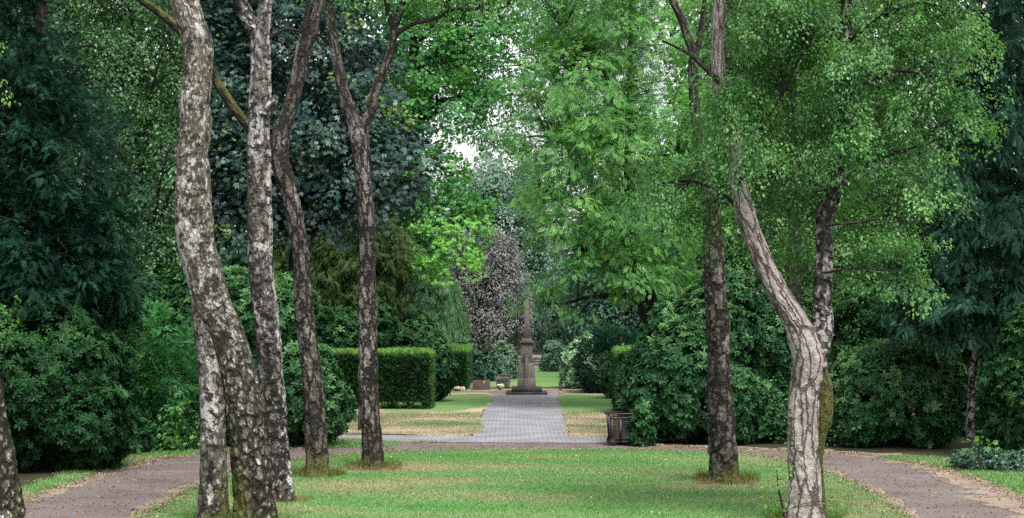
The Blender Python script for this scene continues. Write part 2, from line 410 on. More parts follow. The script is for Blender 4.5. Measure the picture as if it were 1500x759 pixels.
def ellipsoids(blobs, Y):
    E = []
    for b in blobs:
        px, py, rx, ry = b[:4]; dY = b[4] if len(b) > 4 else 0; rd = b[5] if len(b) > 5 else None
        yy = Y+dY
        ex, ez = rx*yy/FPX, ry*yy/FPX
        E.append((P(px, py, yy), np.array([ex, rd if rd else min(ex, ez)*.9+.2, ez])))
    return E
def clump_centres(E, n, inner=.5, rng=RNG, seed=0, back=.5, bottom=.6):
    A = np.array([(e[1][0]*e[1][2]) for e in E]); A = A/A.sum()
    C = []; O = []
    for (c, rad), w in zip(E, A):
        k = max(3, int(n*w)); d = unit(rng.normal(0, 1, (k*4, 3)))
        keep = (rng.random(len(d)) < np.where(d[:, 1] > .25, back, 1)) & (rng.random(len(d)) < np.where(d[:, 2] < -.4, bottom, 1))
        d = d[keep][:k]
        f = rng.uniform(inner, 1.02, len(d))**.7
        f = f*(1+.22*vnoise(c+d*rad*1.0, seed+3))
        p = c+d*rad*f[:, None]
        C.append(p); O.append(unit(d*rad))
    return np.vstack(C), np.vstack(O)

def tree(name, label, cat, Y, trunk, blobs, n, cr, nl, tmpl, size, leafmat, barkmat, limbs=(), group=None, twigs=True, auto_limbs=True, basept=None,
         trunk_kw=None, limb_kw=None, inner=.5, leaf_kw=None, extra=None, twig_r=.012, seed=0, back=.5, crown_name='crown', twig_share=1., bottom=.6):
    rng = np.random.default_rng(seed+100)
    b = basept if basept is not None else P(trunk[0][0], trunk[0][1], Y)
    root = thing(name, label, cat, (b[0], b[1], 0), group)
    kw = dict(segs=20, step=.12, lump=.08, flare=.25, seed=seed); kw.update(trunk_kw or {})
    o = wood(root, 'trunk', trunk, Y, barkmat, **kw)
    hubs = [o[len(o)//3:, :3]]
    lk = dict(segs=10, step=.15, lump=.08, seed=seed+1); lk.update(limb_kw or {})
    for L in limbs:
        q = wood(root, 'limb', L, Y, barkmat, **lk); hubs.append(q[:, :3])
    E = ellipsoids(blobs, Y)
    if auto_limbs:
        for (c, rad) in E:
            st = o[np.argmin(np.linalg.norm(o[:, :3]-(c-np.array([0, 0, .35*rad[2]+.45*abs(c[0]-o[-1, 0])])), axis=1))]
            if np.linalg.norm(st[:3]-c) < .5: continue
            mid = (st[:3]*.5+c*.5)+np.array([0, 0, .12*np.linalg.norm(c-st[:3])])
            r = min(st[3]*.5, .09)
            q = wood(root, 'limb', [np.append(st[:3], r), np.append(mid, r*.7), np.append(c, r*.35)], None, barkmat, **lk)
            hubs.append(q[:, :3])
    C, O = clump_centres(E, n, inner, rng, seed, back, bottom)
    if twigs:
        H = np.vstack(hubs)
        best = np.empty(len(C), int)
        for i in range(len(C)):
            dv = H-C[i]; dd = np.linalg.norm(dv, axis=1)+np.maximum(dv[:, 2], 0)*1.2
            best[i] = np.argmin(dd)
        sel = rng.random(len(C)) < twig_share
        A = H[best][sel]; B = C[sel]
        ln = np.linalg.norm(B-A, axis=1)
        twig_mesh(root, 'twigs', A, B, twig_r*np.clip(ln, .3, 2.), .004, barkmat, rng=rng)
    kwl = dict(rng=rng); kwl.update(leaf_kw or {})
    ch = [clump_leaves(C, O, cr*rng.uniform(.7, 1.25, len(C)), nl, tmpl, size, **kwl)]
    if extra: ch += extra(rng)
    leaves_part(root, crown_name, ch, leafmat)
    return root

def shrub(name, label, cat, Y, blobs, dens, tmpl, size, leafmat, tint=.35, tip=.25, layers=((0, 1.15), (.25, .9), (.55, .6)), lum=.17, axis='rosette', group=None, seed=0, up=.35, stems=5, basept=None, flowers=0, barkmat=None, zmin=.05):
    """leafy mound: union of ellipsoids, leaves on a lumpy shell with depth"""
    rng = np.random.default_rng(seed+500)
    E = ellipsoids(blobs, Y)
    b = basept if basept is not None else E[0][0]
    root = thing(name, label, cat, (b[0], b[1], 0), group)
    ch = []; FL = []
    for (c, rad) in E:
        area = 4*np.pi*((rad[0]*rad[1])**1.6/3+(rad[0]*rad[2])**1.6/3+(rad[1]*rad[2])**1.6/3)**(1/1.6)
        for li, (dep, dm) in enumerate(layers):
            k = int(area*dens*dm)
            d = unit(rng.normal(0, 1, (k, 3)))
            d = d[(rng.random(k) < np.where(d[:, 1] > .35, .35, 1))]
            q = c+d*rad
            l2 = vnoise(q*2.7, seed+29)
            f = 1+lum*1.5*fbm(q*1.1, seed+9, 2)+lum*.55*l2+.03*vnoise(q*6, seed+19)
            p = c+d*rad*f[:, None]-d*(dep+rng.uniform(-.09, .09, len(d)))[:, None]
            nn = unit(d/rad)
            ok = p[:, 2] > zmin
            if li == 0: ok &= (l2+.55*vnoise(q*7, seed+39)+rng.normal(0, .25, len(p))) > -.38
            for (c2, r2) in E:
                if c2 is c: continue
                ok &= (((p-c2)/r2)**2).sum(1) > .72
            p, nn = p[ok], nn[ok]
            m = len(p)
            lumpv = fbm(p*1.6, seed+77, 2)
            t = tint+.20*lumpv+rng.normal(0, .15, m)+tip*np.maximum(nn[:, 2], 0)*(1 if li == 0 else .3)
            ax = unit(nn+np.array([0, 0, up])+rng.normal(0, .42, (m, 3)))
            rot = unit(rng.normal(0, 1, (m, 3)))
            sz = size*rng.uniform(.7, 1.25, m)
            if axis == 'rosette':
                xx = unit(np.cross(ax, rot)); R = np.stack([xx, np.cross(ax, xx), ax], -1)
            else:
                R = frames(ax+np.array([0, 0, -.1]), unit(np.array([0, 0, 1.])+.6*rot+.4*nn))
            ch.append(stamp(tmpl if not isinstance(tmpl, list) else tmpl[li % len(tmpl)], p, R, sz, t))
            if li == 0 and flowers:
                FL.append(p[rng.random(m) < flowers])
    leaves_part(root, 'foliage', ch, leafmat)
    bm = barkmat or M['bark_dark']
    if stems:
        A = []; B = []
        for k in range(stems):
            c, rad = E[k % len(E)]
            A.append([c[0]+rng.uniform(-.4, .4)*rad[0], c[1]+rng.uniform(-.3, .3)*rad[1], -.02]); B.append(c+rng.uniform(-.6, .6, 3)*rad*np.array([1, 1, .6]))
        for a_, b_ in zip(A, B): twig_mesh(root, 'stem', np.array([a_]), np.array([b_]), np.full(1, .05), .02, bm, rng=rng)
    if FL:
        p = np.vstack(FL)
        if len(p):
            n = unit(rng.normal(0, 1, (len(p), 3))+np.array([0, -1, .5]))
            R = frames(unit(rng.normal(0, 1, n.shape)), n)
            leaves_part(root, 'blossom', [stamp(T_rosette(5, .3, 3, T_diamond(.35)), p+n*.03, R, np.full(len(p), .05), rng.uniform(0, .5, len(p)))], M['blossom'])
    return root
M['blossom'] = leaf_mat('lilac_blossom', (.28, .12, .34), (.42, .24, .45), (.5, .3, .1), .1, .6, .3)
# flat ground sheets
def sheet(name, pts, z, mat, jitter=.06, dens=.25, seed=0):
    """pts: world xy polygon, subdivided and roughened along its edge"""
    p = np.asarray(pts, float); out = []
    for i in range(len(p)):
        a, b = p[i], p[(i+1) % len(p)]
        k = max(1, int(np.linalg.norm(b-a)/dens))
        for j in range(k): out.append(a+(b-a)*j/k)
    o = np.array(out)
    if jitter:
        q = np.concatenate([o, np.zeros((len(o), 1))], 1)
        o = o+jitter*np.stack([fbm(q*2.6, seed+1, 5), fbm(q*2.6, seed+2, 5)], 1)*2.2
    tri = tessellate_polygon([[Vector((x, y, 0)) for x, y in o]])
    V = np.concatenate([o, np.full((len(o), 1), z)], 1)
    F = np.array(tri)
    # upward normals
    a, b, c = V[F[:, 0]], V[F[:, 1]], V[F[:, 2]]
    nz = np.cross(b-a, c-a)[:, 2]; F[nz < 0] = F[nz < 0][:, ::-1]
    return structure(name, V, F, mat), o
def curve_px(rows, n=8):
    """smooth curve through ground pixels -> world xy"""
    w = np.array([np.append(G(*r), [0, .01]) for r in rows])
    q = np.vstack([2*w[0]-w[1], w, 2*w[-1]-w[-2]]); out = []
    for i in range(1, len(q)-2):
        a, b, c, d = q[i-1], q[i], q[i+1], q[i+2]
        t = (np.arange(n)/n)[:, None]
        out.append(.5*((2*b)+(-a+c)*t+(2*a-5*b+4*c-d)*t*t+(-a+3*b-3*c+d)*t**3))
    out.append(w[-1:])
    return np.vstack(out)[:, :2]
def inside(poly, pts):
    x, y = pts[:, 0], pts[:, 1]; r = np.zeros(len(pts), bool); n = len(poly)
    for i in range(n):
        x0, y0 = poly[i]; x1, y1 = poly[(i+1) % n]
        if y0 == y1: continue
        c = ((y0 > y) != (y1 > y)) & (x < (x1-x0)*(y-y0)/(y1-y0)+x0)
        r ^= c
    return r

#SECTION_GROUND
# ------------------------------------------------------------------ ground
M['soil'] = noise_mat('woodland_soil', [(.35, (.018, .016, .010)), (.55, (.036, .034, .018)), (.7, (.03, .05, .016))], (.6, .6, .6), 6, .95, .6, 30)
LAWN_STOPS = [(.30, (.300, .250, .150)), (.40, (.205, .240, .115)), (.50, (.140, .245, .088)), (.68, (.085, .215, .058))]
M['lawn'] = noise_mat('mown_grass', LAWN_STOPS, (.28, .62, 1), 6, .9, .5, 26, extra=[(.3, (.82, .83, .8)), (.7, (1.13, 1.13, 1.1))])
M['meadow'] = noise_mat('dry_mown_grass', [(.40, (.12, .19, .075)), (.49, (.24, .225, .14)), (.62, (.39, .315, .225))], (.3, .55, 1), 6, .9, .5, 26, extra=[(.3, (.75, .75, .72)), (.7, (1.2, 1.2, 1.2))])
M['far_lawn'] = noise_mat('far_grass', [(.33, (.22, .22, .11)), (.46, (.12, .20, .065)), (.65, (.075, .18, .05))], (.2, .3, 1), 5, .9, .3, 26)
M['gravel'] = noise_mat('red_gravel', [(.36, (.112, .078, .070)), (.47, (.128, .108, .100)), (.58, (.142, .124, .118)), (.68, (.205, .180, .160))], (.6, 1.0, 1), 8, .95, .8, 40, extra=[(.35, (.62, .6, .6)), (.62, (1.25, 1.22, 1.22))], rgh=.7)
M['sand'] = noise_mat('dry_leaf_edge', [(.35, (.15, .115, .085)), (.5, (.225, .175, .135)), (.65, (.28, .225, .165))], (.9, 1.6, 1), 7, .95, .7, 45, extra=[(.35, (.65, .65, .65)), (.65, (1.2, 1.2, 1.2))])
def paver_mat():
    m, nt, N, L = newmat('grey_pavers')
    tc = N('ShaderNodeTexCoord')
    br = N('ShaderNodeTexBrick'); br.inputs['Scale'].default_value = 1
    br.inputs['Brick Width'].default_value = .2; br.inputs['Row Height'].default_value = .2; br.inputs['Mortar Size'].default_value = .013
    br.inputs['Color1'].default_value = (.178, .178, .196, 1); br.inputs['Color2'].default_value = (.215, .213, .230, 1); br.inputs['Mortar'].default_value = (.118, .115, .110, 1)
    L(tc.outputs['Object'], br.inputs[0])
    n = N('ShaderNodeTexNoise'); n.inputs['Scale'].default_value = 1.1; n.inputs['Detail'].default_value = 6; L(tc.outputs['Object'], n.inputs[0])
    r = ramp(nt, [(.35, (.78, .76, .74)), (.65, (1.15, 1.15, 1.17))]); L(n.outputs['Fac'], r.inputs[0])
    mu = N('ShaderNodeMixRGB'); mu.blend_type = 'MULTIPLY'; mu.inputs[0].default_value = 1; L(br.outputs[0], mu.inputs[1]); L(r.outputs[0], mu.inputs[2])
    b = N('ShaderNodeBsdfPrincipled'); b.inputs['Roughness'].default_value = .8; L(mu.outputs[0], b.inputs['Base Color'])
    o = N('ShaderNodeOutputMaterial'); L(b.outputs[0], o.inputs[0])
    return m
M['paver'] = paver_mat()

structure('ground', [(-600, -100, 0), (600, -100, 0), (600, 900, 0), (-600, 900, 0)], [(0, 1, 2, 3)], M['soil'])
# gravel ring round the lawn: outer edge and lawn edge
outL = [(-260, 800), (-60, 764), (60, 724), (140, 697), (215, 676), (300, 666), (400, 660), (470, 656), (560, 651), (640, 648)]
outR = [(900, 650), (1000, 655), (1120, 660), (1210, 664), (1310, 671), (1400, 694), (1500, 735), (1640, 800)]
inL = [(130, 830), (205, 762), (255, 735), (300, 711), (350, 690), (425, 676), (500, 668), (600, 662)]
inR = [(700, 660), (900, 660), (1000, 662), (1100, 668), (1190, 688), (1260, 716), (1330, 762), (1400, 830)]
oL, oR, iL, iR = curve_px(outL), curve_px(outR), curve_px(inL), curve_px(inR)
ring = np.vstack([oL, oR, iR[::-1], iL[::-1]])
sheet('gravel_path', ring, .004, M['gravel'], .05, seed=3)
def offset_px(rows, dx, dy): return [(x+dx*min(1, max(.15, (y-640)/90)), y+dy*min(1, max(.12, (y-640)/90))) for x, y in rows]
def strip(name, a, b, z, mat, seed, jit=.08):
    return sheet(name, np.vstack([a, b[::-1]]), z, mat, jit, .06, seed)
strip('dry_verge', curve_px(offset_px(outL, -4, -7)), curve_px(offset_px(outL, 16, 3)), .008, M['sand'], 11, .14)
strip('dry_verge', curve_px(offset_px(outR, 60, -14)), curve_px(offset_px(outR, -48, 4)), .008, M['sand'], 12, .2)
strip('dry_verge', curve_px(offset_px(inL, -30, -1)), curve_px(offset_px(inL, 14, 2)), .008, M['sand'], 13, .12)
strip('dry_verge', curve_px(offset_px(inR, -8, 2)), curve_px(offset_px(inR, 26, -2)), .008, M['sand'], 14, .1)
lawn, lawn_poly = sheet('lawn', np.vstack([iL, iR]), .012, M['lawn'], .07, .15, 21)
vergeL, vergeL_poly = strip('grass_verge', curve_px([(-260, 770), (-60, 742), (30, 716), (120, 688), (200, 668), (290, 660), (400, 655)]), curve_px(offset_px(outL[:-3], -6, -1)), .012, M['lawn'], 22, .12)
vergeR, vergeR_poly = strip('grass_verge', curve_px([(1300, 668), (1400, 673), (1500, 690), (1640, 712)]), curve_px([(1290, 671), (1310, 673), (1400, 690), (1500, 724), (1640, 775)]), .012, M['lawn'], 23, .12)
patch, patch_poly = sheet('grass_patch', curve_px([(425, 654), (425, 646), (500, 644), (560, 647), (590, 651), (540, 655), (470, 657), (425, 654)]), .012, M['lawn'], .05, .15, 24)
mdL, mdL_poly = sheet('meadow', curve_px([(400, 636), (400, 578), (560, 576), (650, 576), (719, 577), (706, 607), (691, 637), (560, 636), (400, 636)], 10), .010, M['meadow'], .05, .25, 25)
mdR, mdR_poly = sheet('meadow', curve_px([(834, 640), (826, 608), (818, 580), (860, 577), (960, 577), (960, 620), (940, 641), (834, 640)], 10), .010, M['meadow'], .05, .25, 26)
sheet('meadow', curve_px([(560, 603), (560, 580), (640, 579), (718, 579), (711, 594), (650, 604), (560, 603)], 8), .014, M['far_lawn'], .1, .3, 27)
sheet('meadow', curve_px([(826, 600), (819, 581), (860, 579), (940, 581), (940, 602), (880, 606), (826, 600)], 8), .014, M['far_lawn'], .1, .3, 28)
sheet('far_lawn', [G(560, 569), G(560, 538), G(980, 538), G(980, 567)], .010, M['far_lawn'], .05, .5, 29)
sheet('sandy_path', [G(400, 577.5), G(400, 569.5), G(1100, 569.5), G(1100, 577.5)], .006, M['sand'], .08, .4, 30)
sheet('paved_path', np.vstack([[G(692, 641)], [G(722, 576)], [G(818, 576)], [G(834, 641)]]), .0085, M['paver'], 0, .5, 31)
sheet('paved_path', np.vstack([[G(496, 648)], [G(496, 637.5)], [G(940, 641)], [G(940, 650)]]), .013, M['paver'], .02, .3, 32)

def grass(name, poly, n, h, w, seed, mat, keepout=None):
    rng = np.random.default_rng(seed)
    lo, hi = poly.min(0)-.05, poly.max(0)+.05
    p = rng.uniform(lo, hi, (n, 2))
    yv = p[:, 1]; ok = inside(poly, p+rng.normal(0, .05, p.shape)) & (yv > 21) & (np.abs(p[:, 0]) < yv*.40)
    p = p[ok]; m = len(p)
    a = rng.uniform(0, 2*np.pi, m); hh = h*rng.uniform(.5, 1.3, m)
    lean = rng.normal(0, .45, (m, 2))*hh[:, None]
    dx = np.stack([np.cos(a), np.sin(a)], 1)*w*rng.uniform(.6, 1.2, m)[:, None]
    z0 = np.full((m, 1), .006)
    V = np.stack([np.hstack([p-dx, z0]), np.hstack([p+dx, z0]), np.hstack([p+lean, hh[:, None]])], 1).reshape(-1, 3)
    F = np.arange(3*m).reshape(-1, 3)
    o = link(name, make_mesh(name, V, F, mat)); o['kind'] = 'stuff'
    o['label'] = 'short mown grass blades'; o['category'] = 'grass'
    return o
grass('grass', lawn_poly, 520000, .042, .007, 1, M['lawn'])
grass('grass', vergeL_poly, 90000, .06, .008, 2, M['lawn'])
grass('grass', vergeR_poly, 60000, .06, .008, 3, M['lawn'])
grass('grass', patch_poly, 9000, .06, .012, 4, M['lawn'])
grass('grass', mdL_poly[mdL_poly[:, 1] < GY(604)], 90000, .032, .009, 5, M['meadow'])
grass('grass', mdR_poly[mdR_poly[:, 1] < GY(604)], 70000, .032, .009, 6, M['meadow'])
# litter on the paths, daisies and dandelions in the lawn
rng = np.random.default_rng(44)
def scatter_stuff(name, label, cat, poly, n, size, mat, z, tint, up=1., tm=T_diamond(.32)):
    p = rng.uniform(poly.min(0), poly.max(0), (n, 2)); p = p[inside(poly, p) & (np.abs(p[:, 0]) < p[:, 1]*.33)]
    m = len(p); pos = np.hstack([p, np.full((m, 1), z)+rng.uniform(0, .01, (m, 1))])
    R = frames(np.hstack([rng.normal(0, 1, (m, 2)), rng.normal(0, .2, (m, 1))]), np.array([0, 0, up])+rng.normal(0, .3, (m, 3)))
    v, f, t = stamp(tm, pos, R, size*rng.uniform(.5, 1.3, m), np.clip(rng.normal(tint, .3, m), 0, 1))
    o = link(name, make_mesh(name, v, f, mat, face_attr={'tint': t})); o['kind'] = 'stuff'; o['label'] = label; o['category'] = cat
scatter_stuff('fallen_leaves', 'dry fallen leaves scattered over the gravel path', 'leaves', ring, 9000, .05, M['litter'], .012, .35)
def edge_litter(name, label, lines, n, spread, seed, mat, tint):
    rng = np.random.default_rng(seed); P_ = []
    for ln in lines:
        k = rng.integers(0, len(ln)-1, n); f = rng.random((n, 1)); q = ln[k]*(1-f)+ln[k+1]*f
        P_.append(q+rng.normal(0, 1, (n, 2))*spread*(.35+.65*rng.random((n, 1))))
    p = np.vstack(P_); p = p[(p[:, 1] > 21) & (np.abs(p[:, 0]) < p[:, 1]*.33)]; m = len(p)
    pos = np.hstack([p, .013+.012*rng.random((m, 1))])
    R = frames(np.hstack([rng.normal(0, 1, (m, 2)), rng.normal(0, .35, (m, 1))]), np.array([0, 0, 1.])+rng.normal(0, .4, (m, 3)))
    v, f, t = stamp(T_diamond(.3), pos, R, .045*rng.uniform(.4, 1.3, m), np.clip(rng.normal(tint, .25, m), 0, 1))
    o = link(name, make_mesh(name, v, f, mat, face_attr={'tint': t})); o['kind'] = 'stuff'; o['label'] = label; o['category'] = 'litter'
edge_litter('leaf_litter', 'straw coloured leaf litter blown along the path edges', [oL, oR, iL, iR], 5200, .16, 61, leaf_mat('straw_litter', (.16, .12, .09), (.24, .19, .145), (.34, .28, .20), .1, .8, .1), .5)
edge_litter('verge_grass', 'grass creeping over the path edges', [vergeL_poly, vergeR_poly, iL, iR], 3600, .12, 62, leaf_mat('verge_blade', (.09, .15, .05), (.12, .22, .07), (.24, .25, .12), .1, .7, .2), .4)
M['daisy'] = leaf_mat('small_flower', (.75, .75, .7), (.75, .7, .5), (.75, .6, .05), .1, .7, .2)
scatter_stuff('daisies', 'tiny white and yellow flowers dotted in the lawn', 'flowers', lawn_poly, 200, .016, M['daisy'], .045, .4, tm=T_rosette(5, .1, 2, T_diamond(.4)))
def tufts(name, label, spots, mat, h=.16, seed=0):
    rng = np.random.default_rng(seed); V = []; T = []
    for (px, py, n, rx, ry) in spots:
        c = G(px, py)
        a = rng.uniform(0, 2*np.pi, n); q = rng.uniform(.75, 1.25, n)
        p = np.stack([c[0]+np.cos(a)*rx*q, c[1]+np.sin(a)*ry*q], 1)
        hh = h*rng.uniform(.3, 1.2, n); lean = rng.normal(0, .5, (n, 2))*hh[:, None]+np.stack([np.cos(a), np.sin(a)], 1)*hh[:, None]*.4
        b = rng.uniform(0, 6.28, n); dx = np.stack([np.cos(b), np.sin(b)], 1)*.006
        z = np.zeros((n, 1))+.005
        V.append(np.stack([np.hstack([p-dx, z]), np.hstack([p+dx, z]), np.hstack([p+lean, hh[:, None]])], 1).reshape(-1, 3)); T.append(np.clip(rng.normal(.45, .3, n), 0, 1))
    V = np.vstack(V); o = link(name, make_mesh(name, V, np.arange(len(V)).reshape(-1, 3), mat, face_attr={'tint': np.concatenate(T)}))
    o['kind'] = 'stuff'; o['label'] = label; o['category'] = 'grass'
tufts('dry_grass', 'reddish dry grass tufts ringing the feet of the birches', [(464, 699, 480, .32, .3), (549, 689, 560, .38, .3), (1064, 708, 560, .42, .36), (409, 735, 360, .36, .3)], M['drygrass'], .13, 8)
tufts('long_grass', 'longer green grass left by the mower round the birches', [(1066, 704, 1000, .42, .36), (1180, 764, 900, .42, .35), (372, 772, 700, .42, .35), (312, 768, 500, .3, .3), (464, 697, 700, .38, .34), (547, 686, 700, .40, .34)], leaf_mat('long_grass', (.06, .12, .03), (.09, .17, .04), (.18, .22, .07), .1, .7, .3), .22, 9)
#END_GROUND

#SECTION_BIRCHES
# ------------------------------------------------------------------ the birches round the lawn
def moss_base(h, k=.6, side=None, ks=.0, bias=-.25):
    def f(V, d, b):
        m = bias+k*np.exp(-np.maximum(V[:, 2], 0)/h)+.22*vnoise(b*np.array([3, 3, 1.3]), 4)
        if side is not None: m = m+ks*np.clip((d*np.array(side)).sum(1), -.3, 1)
        return m
    return f
T_B = T_diamond(.34, .08, .15)
GB = 'old birches standing round the lawn'
# far left trunk, cut by the frame
r = thing('birch_tree', 'mossy birch trunk cut off by the lower left corner of the photo', 'tree', (*G(-2, 772), 0), GB)
wood(r, 'trunk', [(2, 776, 74), (-3, 730, 66), (-8, 680, 62), (-18, 630, 60), (-31, 560, 60), (-48, 450, 56), (-60, 300, 50), (-66, 100, 44), (-70, -150, 36)], 23.3, M['bark_plate'], segs=64, step=.03, lump=.06, ridge=.034, ridge_h=3, flare=.12, seed=1, moss=moss_base(1.2, .35, (1, -.3, 0), .15, -.18))
wood(r, 'limb', [(-66, 190, 9), (-45, 165, 6), (-20, 140, 3.5), (4, 122, 2), (16, 138, 1)], 23.3, M['bark_dark'], segs=8, step=.05, seed=81)
leaves_part(r, 'crown', [clump_leaves(np.array([P(x, y, 23.3) for x, y in ((3, 120), (14, 134), (20, 148), (4, 140), (-20, 140), (-35, 150), (-10, 118), (6, 62), (-4, 70))]), np.tile([[.5, -.4, -.4]], (9, 1)), .075, 7, T_B, .06, droop=.6, leafdroop=.6, tint=.6, rng=np.random.default_rng(5))], M['sapling'])
wood(r, 'limb', [(-66, 120, 8), (-40, 95, 5), (-15, 72, 3), (6, 60, 1.2)], 23.3, M['bark_dark'], segs=8, step=.05, seed=82)
# twin stemmed birch
r = thing('birch_tree', 'largest birch, two cracked mossy stems fused into one leaning pale trunk', 'tree', (*G(345, 772), 0), GB)
def pale1(V, d, b):
    return -.03+.08*np.clip((V[:, 2]-1.2)/2, -1, 1)-.01*(V[:, 2] > 4.2)+.5*np.clip(-d[:, 0]-.55, 0, 1)*((V[:, 2] > 2.8) & (V[:, 2] < 4.1))
wood(r, 'trunk', [(374, 776, 70), (372, 737, 57), (367, 690, 53), (361, 627, 51), (350, 553, 51), (331, 490, 54), (311, 448, 56), (298, 398, 54), (286, 349, 55), (283.5, 299, 54), (283.5, 250, 48), (281, 230, 46), (287, 181, 46), (285, 155, 46), (289.5, 115, 42), (289, 66, 45), (279, 33, 41), (271, 0, 41), (263, -80, 38), (262, -200, 32)], 23.3,
     M['bark_plate'], segs=96, step=.02, lump=.05, ridge=.036, ridge_h=3.0, flare=.12, seed=2, crk=4.5, moss=lambda V, d, b: -.06+.62*np.exp(-np.maximum(V[:, 2]-.6, 0)/1.2)*np.clip(-d[:, 0]*.9-d[:, 1]*.5+.1, 0, 1)+.40*np.clip(d[:, 0]*.9-d[:, 1]*.2, 0, 1)*np.exp(-((V[:, 2]-2.55)/.75)**2)+.2*vnoise(b*np.array([3, 3, 1.3]), 4), pale=pale1)
wood(r, 'stem', [(312, 776, 54), (312.5, 755, 45), (312.5, 664, 39), (311, 590, 37), (307, 535, 36), (302, 490, 34), (296, 450, 30), (290, 410, 22), (287, 370, 12)], 23.25,
     M['bark_birch'], segs=64, step=.025, lump=.05, ridge=.010, ridge_h=2, flare=.15, seed=3, crk=1.2, moss=moss_base(1.1, .50, (.5, -.5, 0), .2, -.12), pale=.0)
# second birch with the mossy limb
r = thing('birch_tree', 'slim birch with flaky white bark, its long mossy limb crossing behind the largest trunk', 'tree', (*G(410, 736), 0), GB)
Y2 = 26.1
wood(r, 'trunk', [(411, 742, 50), (409, 733, 42), (404.5, 664, 37), (399, 590, 36.5), (395, 517, 36), (389, 448, 36), (382.5, 398, 35), (381, 349, 35), (380, 300, 34), (379, 250, 34), (379, 181, 33), (381, 145, 32), (382, 99, 29), (381, 60, 28), (386, 30, 22), (389, 0, 19), (392, -60, 17), (390, -170, 13)], Y2,
     M['bark_birch'], segs=72, step=.025, lump=.07, ridge=.022, ridge_h=9, flare=.15, seed=4, crk=6, moss=moss_base(.5, .35, None, 0, -.3), pale=lambda V, d, b: -.05+.22*np.clip((d[:, 0]-.72)*4, 0, 1)+.16*np.clip((-d[:, 0]-.5)*3, 0, 1)*((V[:, 2] > 5.9) & (V[:, 2] < 7.0))-.10*(V[:, 2] < 2.2)*(d[:, 0] < .7))
wood(r, 'limb', [(381, 66, 20), (368, 38, 23), (357, 15, 23), (349, 0, 22), (335, -40, 19), (318, -140, 13)], Y2, M['bark_birch'], segs=36, step=.04, lump=.07, ridge=.01, seed=5, moss=-.2, pale=.06)
wood(r, 'limb', [(376, 204, 16), (362, 184, 15), (344, 160, 14), (322, 128, 14.5), (310, 104, 13.5), (285, 70, 12.5), (257, 38, 12), (232, 18, 11), (206, 0, 10), (165, -28, 7)], Y2, M['bark_dark'], segs=24, step=.05, lump=.09, seed=6, moss=moss_base(9, .8, (0, 0, 1), .35, -.1), pale=0)
wood(r, 'stub', [(388, 170, 20), (396, 155, 17), (402, 145, 11), (405, 139, 5)], Y2-.1, M['bark_birch'], segs=20, step=.03, seed=7, moss=-.2)
wood(r, 'limb', [(390, 60, 6), (420, 42, 4.5), (440, 46, 3.5), (462, 30, 2)], Y2, M['bark_dark'], segs=8, step=.08, seed=8)
# third birch
r = thing('birch_tree', 'brown grey birch with a crooked trunk between the flaky white and forked ones', 'tree', (*G(464, 700), 0), GB)
Y3 = GY(700)
wood(r, 'trunk', [(464, 706, 48), (464, 690, 37), (464, 671, 33), (462.5, 627, 30.5), (457, 553, 28), (448, 480, 27), (445, 448, 27.5), (441.5, 382, 25), (435, 332, 24), (424, 283, 25), (414, 250, 28), (409.5, 228, 27.5), (411.5, 198, 27), (424, 160, 22), (436, 115, 21.5), (445, 72, 22), (455, 48, 18), (462, 25, 15), (469, 0, 14), (476, -60, 12), (480, -160, 9)], Y3,
     M['bark_grey'], segs=64, step=.028, lump=.06, ridge=.024, ridge_h=9, flare=.12, seed=9, crk=20, moss=moss_base(.5, .85, (.2, -.5, 0), .1, -.2), pale=-.02)
wood(r, 'limb', [(441, 82, 13), (446, 55, 10), (450, 20, 9), (452, 0, 8), (450, -80, 6)], Y3-.1, M['bark_dark'], segs=20, step=.05, seed=10)
# fourth: the forked one
r = thing('birch_tree', 'straight grey birch forking into two dark limbs like a Y, left of the lawn', 'tree', (*G(547, 688), 0), GB)
Y4 = GY(688)
wood(r, 'trunk', [(546, 694, 46), (546, 680, 35), (545, 660, 31), (544, 630, 29), (540, 570, 28), (539, 530, 28), (538, 430, 26), (538.5, 380, 25), (538.5, 350, 23.5), (535, 300, 23.5), (530, 240, 24), (527, 205, 27), (519, 180, 21), (507, 150, 19), (496, 100, 16.5), (487, 50, 15), (482, 0, 13), (476, -80, 11), (470, -160, 8)], Y4,
     M['bark_grey'], segs=64, step=.028, lump=.06, ridge=.020, ridge_h=9, flare=.16, seed=11, crk=20, moss=moss_base(.5, .9, None, 0, -.2), pale=lambda V, d, b: .14*np.clip(-d[:, 1]*.7-d[:, 0]*.6, 0, 1)*((V[:, 2] > 1.7) & (V[:, 2] < 4.2))-.02)
wood(r, 'limb', [(529, 205, 19), (536, 180, 16), (543, 162, 14.5), (551, 130, 14), (562, 102, 13), (572, 75, 12), (578, 40, 12), (585, 18, 11), (590, 0, 10), (600, -70, 8)], Y4, M['bark_grey'], segs=32, step=.04, lump=.08, ridge=.008, seed=12, moss=-.25, pale=-.02)
wood(r, 'limb', [(578, 48, 9), (571, 25, 9), (566, 0, 8), (562, -60, 6)], Y4, M['bark_dark'], segs=16, step=.06, seed=13)
wood(r, 'limb', [(580, 50, 8), (590, 43, 7.5), (608, 34, 7), (627, 30, 6), (644, 25, 5.5), (656, 17, 4.5), (670, 13, 4), (703, 13, 3.4), (722, 15, 2.6), (746, 7, 2)], Y4, M['bark_dark'], segs=12, step=.05, lump=.12, seed=14)
wood(r, 'limb', [(704, 13, 2.4), (712, 7, 2), (716, -3, 1.5)], Y4, M['bark_dark'], segs=6, step=.05, seed=15)
wood(r, 'limb', [(644, 25, 3), (650, 10, 2.4), (668, -8, 2)], Y4, M['bark_dark'], segs=6, step=.05, seed=16)
